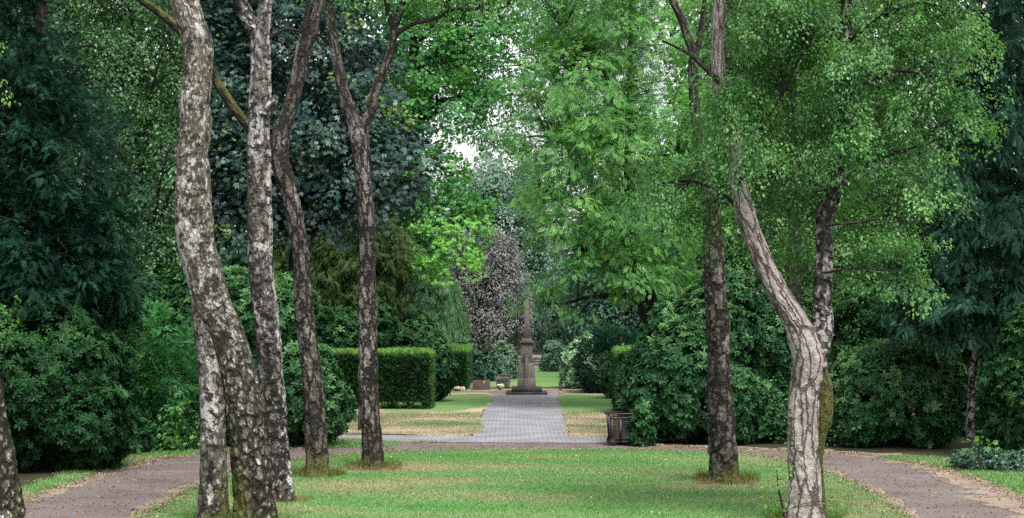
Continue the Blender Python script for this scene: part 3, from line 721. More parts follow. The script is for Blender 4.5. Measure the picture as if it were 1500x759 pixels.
Eb = ellipsoids([(680, -25, 110, 48, 0, 1.2), (500, -30, 60, 40, 0, .8), (590, -22, 50, 34, 0, .8)], Y4)
rg = np.random.default_rng(3)
Cb, Ob = clump_centres(Eb, 130, .3, rg, 3, 1, 1)
Hb = np.array([P(x, y, Y4) for x, y in ((590, 43), (627, 30), (656, 17), (703, 13), (746, 7), (590, 0), (482, 0), (566, 0))])
nb = np.array([np.argmin(np.linalg.norm(Hb-c, axis=1)) for c in Cb])
twig_mesh(r, 'twigs', Hb[nb], Cb, np.full(len(Cb), .007), .003, M['bark_dark'], rng=rg)
leaves_part(r, 'crown', [clump_leaves(Cb, Ob, .34*rg.uniform(.7, 1.3, len(Cb)), 60, T_B, .055, elong=1.2, wid=.8, thick=.3, droop=.7, leafdroop=.6, tint=.5, rng=rg)], M['birch'])
# right of the path
r = thing('birch_tree', 'rough brown barked tree standing alone in front of the rhododendrons right of the lawn', 'tree', (*G(1060, 708), 0), GB)
Y5 = GY(708)
wood(r, 'trunk', [(1061, 714, 56), (1061, 700, 44), (1060, 682, 41), (1057, 627, 38), (1054.5, 590, 36), (1053, 553, 34), (1052, 480, 33), (1048, 430, 31), (1046, 392, 30), (1043, 321, 27.5), (1038, 270, 24), (1027, 210, 19), (1017.5, 157, 15.5), (1015.5, 103, 14.5), (1016, 79, 14.5), (1008, 56, 13), (998, 27, 11.5), (985, 0, 11), (968, -50, 9), (950, -140, 7)], Y5,
     M['bark_grey'], segs=72, step=.025, lump=.06, ridge=.034, ridge_h=7, flare=.18, seed=17, moss=moss_base(.5, .85, (.8, -.4, 0), .2, -.22), pale=-.05)
wood(r, 'limb', [(1016, 90, 11), (1024, 60, 9), (1030, 20, 8), (1034, -30, 6), (1036, -120, 4)], Y5, M['bark_dark'], segs=14, step=.06, seed=18)
# big forked birch on the right, with its crown
Y6 = 23.4
R6 = thing('birch_tree', 'pale smooth forked birch with a leafy crown and a mossy burl, right foreground', 'tree', (*G(1178, 768), 0), GB)
def moss6(V, d, b):
    z = V[:, 2]
    return -.38+.75*np.exp(-np.maximum(z, 0)/.3)+.55*np.clip(d[:, 0]*.8+d[:, 2]*.8, 0, 1)*((z > 2.3) & (z < 3.2))+.1*vnoise(b*4, 3)
wood(R6, 'trunk', [(1178, 776, 74), (1178, 752, 55), (1179, 700, 45), (1176, 645, 43), (1176.5, 590, 44), (1181, 553, 42), (1184, 524, 45), (1174, 490, 41), (1158, 458, 36), (1139, 428, 32), (1114, 374, 29), (1094, 321, 28), (1082, 268, 25), (1072, 205, 25), (1057, 150, 22), (1052, 100, 20), (1053, 50, 19), (1055, 0, 18), (1060, -80, 14), (1068, -180, 9)], Y6,
     M['bark_pink'], segs=96, step=.02, lump=.06, ridge=.016, ridge_h=20, flare=.22, seed=19, crk=20, moss=moss6, pale=.03)
def mossR(V, d, b): return -.3+.75*np.exp(-np.abs(V[:, 2]-2.6)/.35)+.1*vnoise(b*4, 3)
wood(R6, 'limb', [(1183, 575, 30), (1193, 535, 36), (1202, 505, 32), (1206, 475, 29), (1205, 428, 28), (1208, 374, 25), (1208, 321, 24), (1219, 285, 24), (1232, 250, 22), (1240, 205, 18.5), (1237, 150, 17), (1236, 103, 16), (1239, 50, 15.5), (1240, 0, 15), (1236, -80, 12), (1230, -180, 8)], Y6+.04,
     M['bark_birch'], segs=48, step=.03, lump=.08, ridge=.014, seed=20, moss=mossR, pale=lambda V, d, b: .02+.10*((V[:, 2] > 1.8) & (V[:, 2] < 3.0)))
wood(R6, 'burl', [(1200, 530, 16), (1206, 560, 22), (1208, 590, 27), (1206, 615, 27), (1202, 640, 18), (1200, 680, 12), (1202, 730, 12), (1204, 768, 16)], Y6+.05, M['bark_grey'], segs=32, step=.03, lump=.16, ridge=.008, seed=21, moss=moss_base(4, .75, None, 0, .05))
for L6 in ([(1083, 268, 6), (1115, 190, 4.5), (1150, 130, 3.5), (1180, 60, 2.5), (1200, -20, 2)], [(1236, 150, 9), (1290, 110, 6), (1340, 105, 4), (1400, 120, 2.5)], [(1220, 285, 8), (1270, 240, 6), (1340, 215, 4), (1420, 190, 2.5)],
           [(1209, 330, 5), (1260, 325, 3.5), (1320, 318, 2.5), (1380, 320, 1.5)], [(1092, 320, 7), (1060, 285, 5), (1010, 265, 4), (960, 270, 2)], [(1054, 120, 8), (1010, 80, 5), (970, 60, 3)], [(1206, 400, 4), (1255, 393, 2.5), (1310, 398, 1.5)],
           [(1240, 60, 8), (1300, 20, 6), (1360, 5, 4), (1420, 30, 2)], [(1166, 34, 1.5), (1179, 41, 3), (1184, 58, 3.2), (1190, 70, 3), (1202, 80, 2.2)]):
    wood(R6, 'limb', L6, Y6+random.uniform(-.5, .5), M['bark_dark'], segs=10, step=.06, lump=.12, seed=int(L6[0][0]))
E6 = ellipsoids([(1310, 90, 120, 110, .2, 1.2), (1370, 170, 75, 75, 0, .9), (1330, 290, 65, 70, 0, .9), (1240, 230, 110, 120, .7, 1.0), (1180, 110, 120, 120, .7, 1.0), (1100, 60, 90, 90, .9, .8), (1060, 270, 80, 55, .5, .8), (980, 265, 60, 45, .3, .6),
                 (1150, 300, 80, 70, .9, .8), (1280, 370, 75, 50, -.1, .7), (1330, 410, 50, 26, 0, .5), (1130, 20, 110, 50, -.2, .8), (1200, -40, 220, 70, .3, 1.3), (1390, 40, 60, 60, .1, .8), (1060, 190, 60, 60, .8, .7), (1010, 320, 45, 40, .4, .5), (1180, 390, 60, 40, .9, .6), (1070, 150, 50, 80, -.5, .5), (1240, 110, 40, 110, -.5, .5), (1100, 230, 50, 30, -.6, .4), (1235, 230, 45, 35, -.5, .4)], Y6)
rg = np.random.default_rng(6)
C6, O6 = clump_centres(E6, 640, .35, rg, 6, .8, .9)
# keep the stems readable where the photo shows them
pxv = 750+C6[:, 0]/C6[:, 1]*FPX; pyv = HZ+(CAMH-C6[:, 2])/C6[:, 1]*FPX
st = ((np.abs(pxv-(1094+(pyv-321)*.42)) < 34) & (pyv > 255) & (C6[:, 1] < Y6+.5)) | ((np.abs(pxv-1212) < 30) & (pyv > 255) & (C6[:, 1] < Y6+.6))
C6, O6 = C6[~st], O6[~st]
Hs = []
for L6 in ([(1094, 321), (1082, 268), (1072, 205), (1057, 150), (1052, 100), (1055, 0), (1120, 190), (1150, 130), (1180, 60), (1290, 110), (1340, 105), (1270, 240), (1340, 215), (1260, 325), (1320, 315), (1060, 285), (1010, 265), (1010, 80), (1255, 395), (1300, 20), (1360, 5), (1219, 285), (1240, 205), (1236, 103), (1240, 0)],):
    Hs += [P(x, y, Y6+.1) for x, y in L6]
Hs = np.array(Hs); nb = np.array([np.argmin(np.linalg.norm(Hs-c, axis=1)+1.2*np.maximum(Hs[:, 2]-c[2], 0)*0) for c in C6])
twig_mesh(R6, 'twigs', Hs[nb], C6, np.full(len(C6), .007), .0025, M['bark_dark'], rng=rg)
cl = [clump_leaves(C6, O6, .31*rg.uniform(.6, 1.4, len(C6)), 140, T_B, .051, elong=1.25, wid=.75, thick=.26, droop=.45, leafdroop=.55, tint=.42, cvar=.17, rng=rg)]
# water shoots on the trunk
sh = np.array([P(1150, 605, Y6-.15), P(1148, 560, Y6-.1), P(1143, 640, Y6-.1), P(1230, 480, Y6), P(1245, 505, Y6), P(1205, 650, Y6-.15), P(1240, 460, Y6+.1), P(1258, 470, Y6+.1)])
cl.append(clump_leaves(sh, np.array([[-1, -.3, .4]]*3+[[1, -.3, .5]]*5, float), .16, 26, T_B, .04, elong=1.4, wid=.6, droop=-.2, tint=.5, rng=rg))
leaves_part(R6, 'crown', cl, M['birch'])
#END_BIRCHES
#SECTION_REST
# ------------------------------------------------------------------ trees and shrubs, left side
T_BROAD = T_diamond(.36, .08, .16); T_MAP = T_maple(); T_ASHL = T_ash(4); T_NEED = T_needles(8); T_NEED2 = T_needles(5, .36, .08)
T_ROS = [T_rosette(9, .30, 1), T_rosette(8, .25, 2), T_rosette(7, .2, 3)]
T_ROSW = [T_rosette(8, .30, 4, T_long(.22)), T_rosette(7, .25, 5, T_long(.22)), T_rosette(6, .2, 6, T_long(.22))]
GT = 'trees behind the left shrubs'
tree('yew_tree', 'dark blue green yew with feathery sprays filling the upper left corner', 'tree', 32.5, [(60, 660, 40), (58, 500, 36), (62, 300, 30), (60, 100, 22), (60, -120, 12)],
     [(40, 330, 130, 90, -.5, 1.5), (110, 250, 80, 110, -.3, 1.4), (20, 180, 90, 110, -.3, 1.4), (80, 390, 110, 50, -.6, 1.3), (30, 60, 60, 110, 0, 1.2), (-60, 300, 90, 200, 0, 1.6), (70, 420, 80, 40, -.7, 1.0), (150, 350, 50, 70, -.2, 1.1), (60, 130, 60, 80, -.2, 1), (20, -70, 50, 90, 0, 1), (170, 420, 45, 45, 0, .9)],
     900, .40, 42, T_NEED, .19, M['yew'], M['bark_dark'], leaf_kw=dict(elong=1.25, wid=.6, thick=.16, droop=.15, leafdroop=.25, jit=.28, tint=.38, cvar=.17), inner=.45, seed=1, twig_share=.5, auto_limbs=True)
tree('hornbeam_tree', 'small leafed light green tree between the corner yew and the largest birch', 'tree', 41, [(235, 640, 26), (225, 500, 22), (215, 380, 18), (205, 250, 14), (195, 100, 10), (190, -60, 6)],
     [(170, 120, 75, 100, 0, 1.6), (230, 220, 65, 90, 0, 1.6), (120, 60, 70, 80, .3, 1.4), (190, 330, 70, 70, .2, 1.4), (240, 80, 55, 90, .2, 1.4), (200, -20, 110, 60, 0, 1.6), (245, 370, 50, 60, .4, 1.2), (160, 240, 60, 70, .5, 1.3), (90, -20, 80, 50, .5, 1.2), (230, 420, 60, 40, 1, 1)],
     760, .50, 80, T_BROAD, .085, M['hornbeam'], M['bark_dark'], limbs=[[(215, 380, 8), (235, 320, 6, -.8), (262, 250, 3, -1.4)], [(210, 300, 8), (165, 215, 5, -1.5), (120, 205, 4, -1.7), (80, 215, 2, -1.7)], [(205, 250, 7), (225, 120, 4, -1.2), (250, 50, 2, -1.5)], [(200, 200, 7), (160, 80, 4, -1.5), (105, 70, 3, -1.7), (62, 78, 1.5, -1.7)], [(66, 74, 2, -1.7), (72, 92, 2, -1.75), (78, 108, 1, -1.75)], [(214, 390, 7), (180, 230, 4, -1.6), (140, 190, 2.5, -1.7)], [(215, 400, 5), (240, 240, 3, -1.5), (262, 210, 1.5, -1.6)]],
     leaf_kw=dict(elong=1.3, wid=.8, thick=.28, droop=.35, leafdroop=.5, tint=.42), seed=2, twig_share=.8)
tree('maple_tree', 'dark maple with big blackish green hand shaped leaves behind the slim birches', 'tree', 42, [(430, 640, 40), (432, 500, 34), (438, 380, 30), (440, 200, 22), (440, 0, 14), (440, -150, 8)],
     [(350, 120, 60, 100, -.4, 1.6), (430, 60, 80, 90, -.2, 1.7), (470, 190, 90, 70, -.6, 1.7), (560, 230, 55, 65, -.5, 1.4), (520, 290, 60, 45, -.6, 1.3), (390, 230, 80, 80, -.4, 1.7), (350, 300, 60, 55, -.2, 1.4), (530, 110, 55, 70, 0, 1.4), (430, 300, 70, 50, -.1, 1.4), (400, -40, 130, 60, 0, 1.8), (570, 290, 42, 40, -.5, 1.1), (330, 20, 50, 60, 0, 1.3)],
     760, .50, 44, T_MAP, .155, M['maple'], M['bark_dark'], leaf_kw=dict(elong=1.05, wid=1.0, thick=.16, droop=.45, leafdroop=.55, jit=.26, tint=.34, cvar=.10, tvar=.12), seed=3, inner=.62, twig_share=.5,
     extra=lambda rng: [clump_leaves(np.array([P(x+rng.uniform(-14, 14), y+rng.uniform(-10, 10), 40.6) for x, y in ((505, 110), (500, 60), (535, 160), (570, 160), (590, 170), (455, 215), (440, 225), (505, 30), (560, 150), (580, 155), (310, 215), (330, 330)) for _ in range(2)]),
                        np.tile([[.2, -1, -.1]], (24, 1)), .26, 16, T_MAP, .12, droop=.4, leafdroop=.4, thick=.2, tint=.95, tvar=.1, cvar=.08, rng=rng)])
# conifers and bushes in the shade below
GS = 'rhododendron bushes along the left path'
shrub('rhododendron', 'tall dark rhododendron filling the lower left edge beside the path', 'shrub', 31.0, [(90, 560, 95, 125, .6, 1.5), (20, 580, 100, 115, .2, 1.5), (130, 620, 60, 65, .1, 1.1), (70, 480, 60, 50, 1.0, 1.0), (-60, 560, 80, 130, 0, 1.5)], 95, T_ROS, .115, M['rhodo'], tint=.12, tip=.36, group=GS, seed=11, basept=(*G(80, 688), 0))
shrub('rhododendron', 'rhododendron with pale yellow green shoots on its rounded top beside the lower left one', 'shrub', 34.0, [(150, 500, 46, 75, 0, 1.2), (158, 452, 40, 36, -.3, .9), (140, 570, 40, 90, .2, 1.1)], 95, T_ROS, .115, M['rhodo'], tint=.40, tip=.5, group=GS, seed=12, basept=(*G(165, 668), 0))
tree('yew_bush', 'bright green feathery young yew bush beside the left path', 'shrub', 35.6, [(235, 658, 12), (235, 600, 10), (238, 520, 7), (240, 460, 3)],
     [(240, 580, 50, 75, 0, .9), (225, 500, 40, 45, 0, .8), (265, 555, 36, 60, -.1, .8), (205, 590, 40, 62, 0, .8), (255, 630, 40, 28, -.1, .7), (225, 632, 40, 26, -.1, .7)],
     330, .27, 46, T_NEED2, .11, M['freshyew'], M['bark_dark'], leaf_kw=dict(elong=1.2, wid=.7, thick=.14, droop=.05, leafdroop=.15, jit=.25, tint=.55, cvar=.24, tvar=.2), inner=.65, seed=13, auto_limbs=False, twig_share=.5, crown_name='foliage')
shrub('rhododendron', 'dark rhododendron in deep shade behind the fresh green yew bush', 'shrub', 39, [(290, 470, 56, 70, .5, 1.3), (230, 440, 60, 44, 1, 1.2), (320, 560, 50, 100, .5, 1.2), (190, 600, 50, 70, 1.5, 1)], 70, T_ROS, .125, M['rhodo'], tint=.26, tip=.22, group=GS, seed=14, basept=(*G(290, 640), 0))
shrub('rhododendron', 'big light green rhododendron behind the feet of the slim birches', 'shrub', 37.0, [(390, 480, 60, 80, .5, 1.3), (434, 575, 57, 76, -.2, 1.2), (365, 560, 55, 100, .3, 1.2), (470, 600, 40, 48, -.5, .9), (420, 440, 40, 36, .6, .9), (345, 440, 36, 40, 1, .9)], 95, T_ROSW, .115, M['rhodo2'], tint=.38, tip=.32, group=GS, seed=15, basept=(*G(420, 652), 0))
# dark yews behind the clipped hedge
tree('olive_yew', 'brownish green drooping yew rising behind the front clipped hedge', 'tree', 54, [(505, 600, 22), (505, 500, 18), (505, 400, 12), (505, 320, 6)],
     [(470, 420, 55, 80, 0, 1.5), (540, 400, 50, 80, -.3, 1.4), (500, 350, 60, 50, 0, 1.4), (575, 400, 26, 70, -.3, .9), (440, 350, 50, 60, .5, 1.3), (560, 350, 40, 40, 0, 1.2)],
     420, .48, 44, T_NEED2, .20, M['brownyew'], M['bark_dark'], leaf_kw=dict(elong=1.3, wid=.6, thick=.2, droop=.6, leafdroop=.7, tint=.38, cvar=.15), seed=21, twigs=False)
shrub('laurel_bush', 'gloomy dark bush in the gap behind the left part of the front hedge', 'shrub', 51.5, [(500, 500, 60, 45, 0, 1.2), (450, 520, 60, 70, 0, 1.2), (540, 480, 40, 40, .5, 1)], 60, T_ROSW, .13, M['rhodo'], tint=.22, tip=.15, seed=22, basept=(*G(500, 588), 0))
shrub('rhododendron', 'rounded dark rhododendron right behind the end of the front hedge', 'shrub', 53.5, [(600, 520, 50, 50, .2, 1.1), (635, 540, 28, 42, -.2, .8), (575, 500, 40, 34, .5, .9), (560, 540, 40, 50, .5, .9)], 80, T_ROSW, .13, M['rhodo2'], tint=.30, tip=.28, seed=23, basept=(*G(610, 588), 0))
shrub('small_shrub', 'little round leafy shrub tucked against the right end of the front hedge', 'shrub', GY(587), [(641, 574, 11, 14, 0, .28)], 260, T_ROSW[0], .07, M['rhodo2'], tint=.45, tip=.25, layers=((0, 1.), (.1, .8)), lum=.1, seed=24, stems=3, basept=(*G(641, 588), 0))
tree('cypress_tree', 'bushy green cypress with hanging sprays between the hedges and the copper tree', 'tree', 72, [(640, 560, 16), (640, 480, 12), (640, 400, 5)],
     [(634, 440, 30, 70, 0, 1.1), (612, 460, 26, 55, 0, .9), (655, 465, 20, 60, 0, .9), (640, 500, 42, 40, 0, 1.1), (625, 410, 22, 40, 0, .8), (672, 490, 14, 40, 0, .6)],
     420, .42, 40, T_NEED2, .22, M['cypress'], M['bark_dark'], leaf_kw=dict(elong=1.5, wid=.4, thick=.22, droop=2.0, leafdroop=1.2, tint=.42, cvar=.13), seed=25, twigs=False, auto_limbs=False)
tree('copper_tree', 'tall copper leafed tree with dull grey purple foliage left of the monument', 'tree', 80, [(716, 545, 16), (716, 500, 14), (714, 450, 12), (714, 370, 6)],
     [(715, 400, 42, 58, 0, 1.4), (700, 450, 40, 48, 0, 1.3), (738, 440, 36, 60, 0, 1.3), (720, 480, 46, 34, 0, 1.3), (684, 420, 32, 56, 0, 1), (700, 375, 34, 40, 0, 1.1), (690, 480, 30, 40, 0, 1), (725, 370, 24, 28, 0, 1), (755, 470, 20, 50, 0, .9)],
     760, .48, 90, T_BROAD, .105, M['copper'], M['bark_grey'], leaf_kw=dict(droop=.5, leafdroop=.5, thick=.3, tint=.42), seed=26, twigs=False, auto_limbs=False, limbs=[[(716, 505, 9), (700, 475, 6), (690, 440, 4)], [(715, 500, 8), (728, 470, 6), (740, 430, 4)]])
shrub('laurel_bush', 'dusky bluish bush under the copper tree behind the second hedge', 'shrub', 68, [(700, 545, 22, 26, 0, .9), (680, 535, 25, 30, .5, .9), (718, 550, 12, 18, 0, .6)], 60, T_ROSW, .15, M['ivy'], tint=.45, tip=.25, seed=27, basept=(*G(700, 562), 0))
shrub('laurel_bush', 'soft mid green bush beside the wire basket left of the monument', 'shrub', 70, [(738, 530, 20, 26, 0, .8), (728, 545, 14, 18, 0, .6), (748, 545, 10, 16, 0, .5)], 60, T_ROSW, .15, M['grey'], tint=.35, tip=.3, seed=28, basept=(*G(738, 560), 0))
# sycamore left of the avenue, limes and far trees
tree('sycamore_tree', 'airy light green sycamore leaning over the avenue with sky showing through its leaves', 'tree', 60, [(575, 590, 34), (575, 450, 28), (582, 330, 24), (596, 210, 18), (604, 100, 12), (610, -60, 8)],
     [(620, 60, 70, 60, 0, 2.0), (690, 60, 56, 50, 0, 1.6), (650, 150, 60, 45, -.3, 1.6), (610, 250, 70, 60, -.5, 1.8), (660, 300, 60, 40, -.5, 1.5), (695, 325, 30, 36, -.6, 1.1), (630, 370, 50, 34, -.5, 1.2), (590, 340, 40, 50, 0, 1.3), (650, -20, 110, 50, 0, 2), (600, 150, 40, 60, 0, 1.4), (700, 140, 36, 30, 0, 1), (720, 10, 50, 40, 0, 1.2)],
     600, .55, 34, T_MAP, .17, M['plane'], M['bark_dark'], limbs=[[(596, 215, 12), (620, 172, 10), (634, 170, 8), (640, 160, 6), (640, 140, 4)], [(590, 270, 10), (625, 305, 6), (670, 300, 4), (700, 310, 2)], [(603, 110, 8), (650, 70, 6), (700, 50, 3)]],
     leaf_kw=dict(droop=.3, leafdroop=.35, thick=.14, jit=.3, tint=.42, cvar=.17), seed=31, twig_share=.7, inner=.5,
     extra=lambda rng: [clump_leaves(np.array([P(rng.uniform(585, 725), 395-.33*(x*1.0)+rng.uniform(-45, 20), 57.5) for x in rng.uniform(0, 140, 26)]), np.tile([[.3, -1, -.2]], (26, 1)), .42, 26, T_MAP, .17, droop=.3, thick=.15, tint=.9, tvar=.1, rng=rng)])
tree('lime_tree', 'thin topped tree against the white sky in the middle of the avenue', 'tree', 88, [(912, 545, 18), (900, 400, 14), (860, 250, 11), (820, 120, 7), (790, -60, 4)],
     [(760, 30, 60, 50, 0, 2), (800, 100, 60, 60, 0, 2), (735, 130, 40, 45, 0, 1.4), (700, 190, 40, 24, 0, 1.2), (820, 30, 70, 60, 0, 2), (790, 200, 60, 50, 0, 2), (700, -20, 60, 40, 0, 1.6), (715, 100, 30, 40, .5, 1.2), (725, 215, 40, 30, 0, 1.2), (690, 150, 36, 40, .3, 1.2), (840, 290, 70, 60, 0, 2), (880, 190, 80, 80, 0, 2), (900, 340, 60, 60, 0, 2), (660, 90, 50, 50, .6, 1.4), (640, 40, 60, 50, .6, 1.4), (860, 60, 80, 70, .4, 2)],
     860, .75, 42, T_BROAD, .18, M['limeleaf'], M['bark_dark'], leaf_kw=dict(droop=.3, leafdroop=.4, thick=.2, tint=.5), seed=32, twig_share=.8, twig_r=.02)
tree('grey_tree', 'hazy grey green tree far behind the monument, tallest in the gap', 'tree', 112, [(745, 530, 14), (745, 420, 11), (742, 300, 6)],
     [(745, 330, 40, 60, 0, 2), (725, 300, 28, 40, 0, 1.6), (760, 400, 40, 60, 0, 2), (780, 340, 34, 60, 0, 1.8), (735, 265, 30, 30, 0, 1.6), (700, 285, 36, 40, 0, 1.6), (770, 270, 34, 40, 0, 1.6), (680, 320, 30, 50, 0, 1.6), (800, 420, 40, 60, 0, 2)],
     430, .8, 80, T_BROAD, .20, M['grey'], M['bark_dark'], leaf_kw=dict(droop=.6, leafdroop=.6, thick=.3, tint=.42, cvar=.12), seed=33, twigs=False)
tree('willow_tree', 'drooping grey tree right behind the monument shaft above the far bushes', 'tree', 100, [(815, 535, 12), (815, 470, 10), (812, 420, 6)],
     [(815, 470, 40, 40, 0, 2), (790, 490, 26, 34, 0, 1.5), (845, 470, 34, 44, 0, 1.7), (870, 490, 40, 40, 0, 1.7), (830, 440, 50, 30, 0, 1.7)],
     280, .75, 55, T_BROAD, .20, M['grey'], M['bark_dark'], leaf_kw=dict(elong=1.4, wid=.6, droop=1.6, leafdroop=1.2, thick=.3, tint=.25, cvar=.12), seed=34, twigs=False)
# ------------------------------------------------------------------ right side
tree('ash_tree', 'tall bright green ash with feathered leaves and dark limbs arching over the monument', 'tree', 50, [(962, 598, 34), (955, 520, 31), (950, 455, 30), (936, 395, 24), (925, 340, 20), (921, 280, 15), (920, 220, 11), (922, 120, 8), (925, -60, 4)],
     [(850, 130, 90, 85, -.3, 2.2), (930, 70, 90, 75, 0, 2.2), (830, 230, 75, 60, -.4, 2.0), (900, 220, 80, 80, -.7, 2.2), (980, 190, 70, 90, -.2, 2), (850, 320, 75, 50, -.8, 1.9), (820, 345, 36, 26, -.9, 1.0), (930, 320, 70, 60, -.9, 1.9), (990, 330, 60, 70, -.3, 1.8), (850, 395, 50, 24, -1.0, 1.2), (790, 432, 38, 16, -1.0, .7), (830, 460, 30, 8, -1.0, .4),
      (920, 395, 50, 36, -1.2, 1.3), (870, 30, 90, 55, .3, 2), (790, 110, 40, 45, .2, 1.4), (800, 290, 28, 34, -.6, 1.0), (1020, 260, 60, 80, 0, 1.6), (1010, 410, 50, 40, .3, 1.3), (960, 400, 44, 36, -1, 1.2), (900, -40, 140, 60, 0, 2.2)],
     1150, .50, 25, T_ASHL, .23, M['ash'], M['bark_dark'],
     limbs=[[(950, 458, 15), (930, 438, 11), (900, 431, 9), (880, 434, 7), (855, 437, 5.5), (830, 444, 4), (800, 446, 2.5)], [(930, 370, 9), (900, 345, 7), (865, 320, 5), (835, 300, 4), (790, 285, 2)], [(922, 250, 8), (890, 120, 6), (870, 80, 5), (825, 45, 3)], [(921, 260, 7), (945, 235, 5), (990, 225, 3)], [(936, 395, 8), (975, 340, 6), (1010, 290, 4)], [(922, 200, 6), (880, 215, 5), (850, 200, 3), (810, 215, 2)],
            [(905, 430, 6), (912, 400, 5), (885, 380, 4), (860, 375, 2)], [(870, 436, 4), (845, 465, 3), (835, 480, 2)], [(940, 372, 2.4), (946, 400, 2), (938, 425, 1.7), (944, 452, 1.2)], [(944, 385, 2), (952, 410, 1.6), (948, 440, 1.2)], [(938, 395, 1.8), (930, 420, 1.4), (936, 448, 1)], [(950, 455, 10), (985, 440, 8), (1010, 445, 5), (1030, 430, 3)]],
     leaf_kw=dict(elong=1.05, wid=.95, thick=.14, droop=.28, leafdroop=.42, jit=.24, tint=.42, cvar=.19), seed=41, twig_share=.9, inner=.55, auto_limbs=False)
tree('lime_tree', 'light green tree closing the gap behind the ash and the forked right birch', 'tree', 62, [(1110, 580, 22), (1108, 400, 18), (1105, 250, 13), (1100, 50, 8), (1100, -80, 5)],
     [(1080, 120, 90, 100, 0, 2.4), (1160, 60, 90, 80, 0, 2.2), (1060, 250, 70, 80, 0, 2), (1150, 220, 90, 80, 0, 2.2), (1110, 350, 90, 60, 0, 2), (1220, 160, 90, 100, .5, 2), (1200, 310, 80, 70, 0, 2), (1050, 20, 80, 60, 0, 2), (1290, 60, 80, 90, .5, 2), (1290, 260, 70, 110, 1, 2), (1240, 400, 70, 60, .6, 1.6)],
     620, .62, 60, T_BROAD, .145, M['hornbeam'], M['bark_dark'], leaf_kw=dict(droop=.35, leafdroop=.45, thick=.22, tint=.62, cvar=.2), seed=42, twig_share=.5)
tree('slim_tree', 'slim dark trunk glimpsed between the two limbs of the forked right birch', 'tree', 37.8, [(1168, 648, 17), (1168, 540, 20), (1164, 456, 21), (1163, 400, 21), (1164, 346, 19), (1160, 250, 16), (1156, 100, 10), (1150, -60, 6)],
     [(1150, 60, 70, 60, .2, 1.2), (1170, 180, 60, 60, .2, 1.2), (1120, 380, 50, 34, .4, .8), (1210, 370, 50, 40, .4, .8)], 130, .42, 50, T_BROAD, .07, M['birch'], M['bark_dark'], leaf_kw=dict(droop=.5, leafdroop=.5, tint=.55), seed=43, twig_share=.8)
# spruces on the right edge
tree('spruce_tree', 'dark blue green spruce with hanging boughs along the upper right edge', 'tree', 35.2, [(1421, 646, 15), (1421, 630, 13), (1424, 570, 12), (1427, 505, 11.5), (1430, 400, 11), (1434, 200, 8), (1436, 0, 6), (1438, -140, 3)],
     [(1440, 440, 90, 60, -.3, 1.5), (1360, 430, 80, 45, -.2, 1.4), (1450, 330, 90, 70, -.3, 1.6), (1460, 200, 80, 90, -.2, 1.5), (1480, 80, 70, 100, -.1, 1.4), (1400, 260, 60, 70, 0, 1.4), (1420, 120, 50, 80, 0, 1.3), (1500, 470, 70, 70, -.2, 1.3), (1330, 460, 50, 32, -.3, 1.0), (1470, -40, 60, 80, 0, 1.2), (1540, 330, 70, 160, 0, 1.5), (1390, 465, 60, 30, -.1, 1.0), (1380, 350, 60, 50, .2, 1.2)],
     900, .38, 42, T_NEED, .18, M['spruce'], M['bark_birch'], leaf_kw=dict(elong=1.25, wid=.6, thick=.14, droop=.45, leafdroop=.55, jit=.24, tint=.40, cvar=.17), seed=44, inner=.5, twig_share=.4, auto_limbs=True, trunk_kw=dict(segs=32, step=.04, flare=.2, pale=.25, moss=moss_base(.5, .5)))
GR = 'rhododendron bushes along the right path'
shrub('rhododendron', 'huge rhododendron with a few lilac blossoms, its left edge swallowing the slatted cart', 'shrub', 37.6, [(1000, 560, 70, 92, 0, 1.4), (1040, 500, 70, 70, .4, 1.4), (950, 590, 36, 62, -.2, .9), (1060, 590, 60, 68, -.2, 1.2), (985, 490, 44, 44, .5, 1.0), (935, 560, 20, 40, .3, .7), (941, 622, 17, 36, -1.0, .45), (1070, 440, 50, 44, .9, 1.1)], 100, T_ROSW, .112, M['rhodo2'], tint=.33, tip=.26, group=GR, seed=51, flowers=.006, basept=(*G(1000, 654), 0))
shrub('rhododendron', 'glossy rhododendron with many pale leaf tips between the two right birches', 'shrub', 38.2, [(1130, 520, 60, 70, .2, 1.3), (1110, 600, 56, 60, -.3, 1.1), (1150, 600, 46, 56, -.2, 1.0), (1110, 450, 56, 46, .7, 1.1), (1165, 470, 44, 50, .8, 1.0)], 100, T_ROSW, .112, M['rhodo2'], tint=.37, tip=.32, group=GR, seed=52, basept=(*G(1130, 652), 0))
shrub('rhododendron', 'wide dome shaped rhododendron right of the forked birch', 'shrub', 36.6, [(1300, 580, 90, 70, .2, 1.4), (1260, 600, 50, 54, 0, 1.1), (1342, 600, 48, 54, 0, 1.1), (1310, 545, 56, 40, .2, 1.1)], 95, T_ROSW, .115, M['rhodo2'], tint=.44, tip=.34, group=GR, seed=53, basept=(*G(1300, 658), 0))
shrub('rhododendron', 'shadowy rhododendron at the back right, behind the dome shaped one', 'shrub', 40, [(1240, 500, 60, 70, 0, 1.2), (1360, 520, 70, 70, 0, 1.3), (1400, 600, 50, 60, 0, 1.0), (1200, 560, 40, 90, 0, 1)], 70, T_ROSW, .12, M['rhodo'], tint=.25, tip=.18, group=GR, seed=54, basept=(*G(1350, 640), 0))
shrub('holly_bush', 'dark upright bush on the right edge rising above the ivy', 'shrub', 33.0, [(1482, 590, 40, 90, 0, 1.2), (1510, 520, 50, 70, 0, 1.2), (1462, 620, 24, 60, .2, .7), (1540, 560, 60, 100, 0, 1.2)], 90, T_ROS, .095, M['rhodo'], tint=.26, tip=.2, seed=55, basept=(*G(1470, 675), 0))
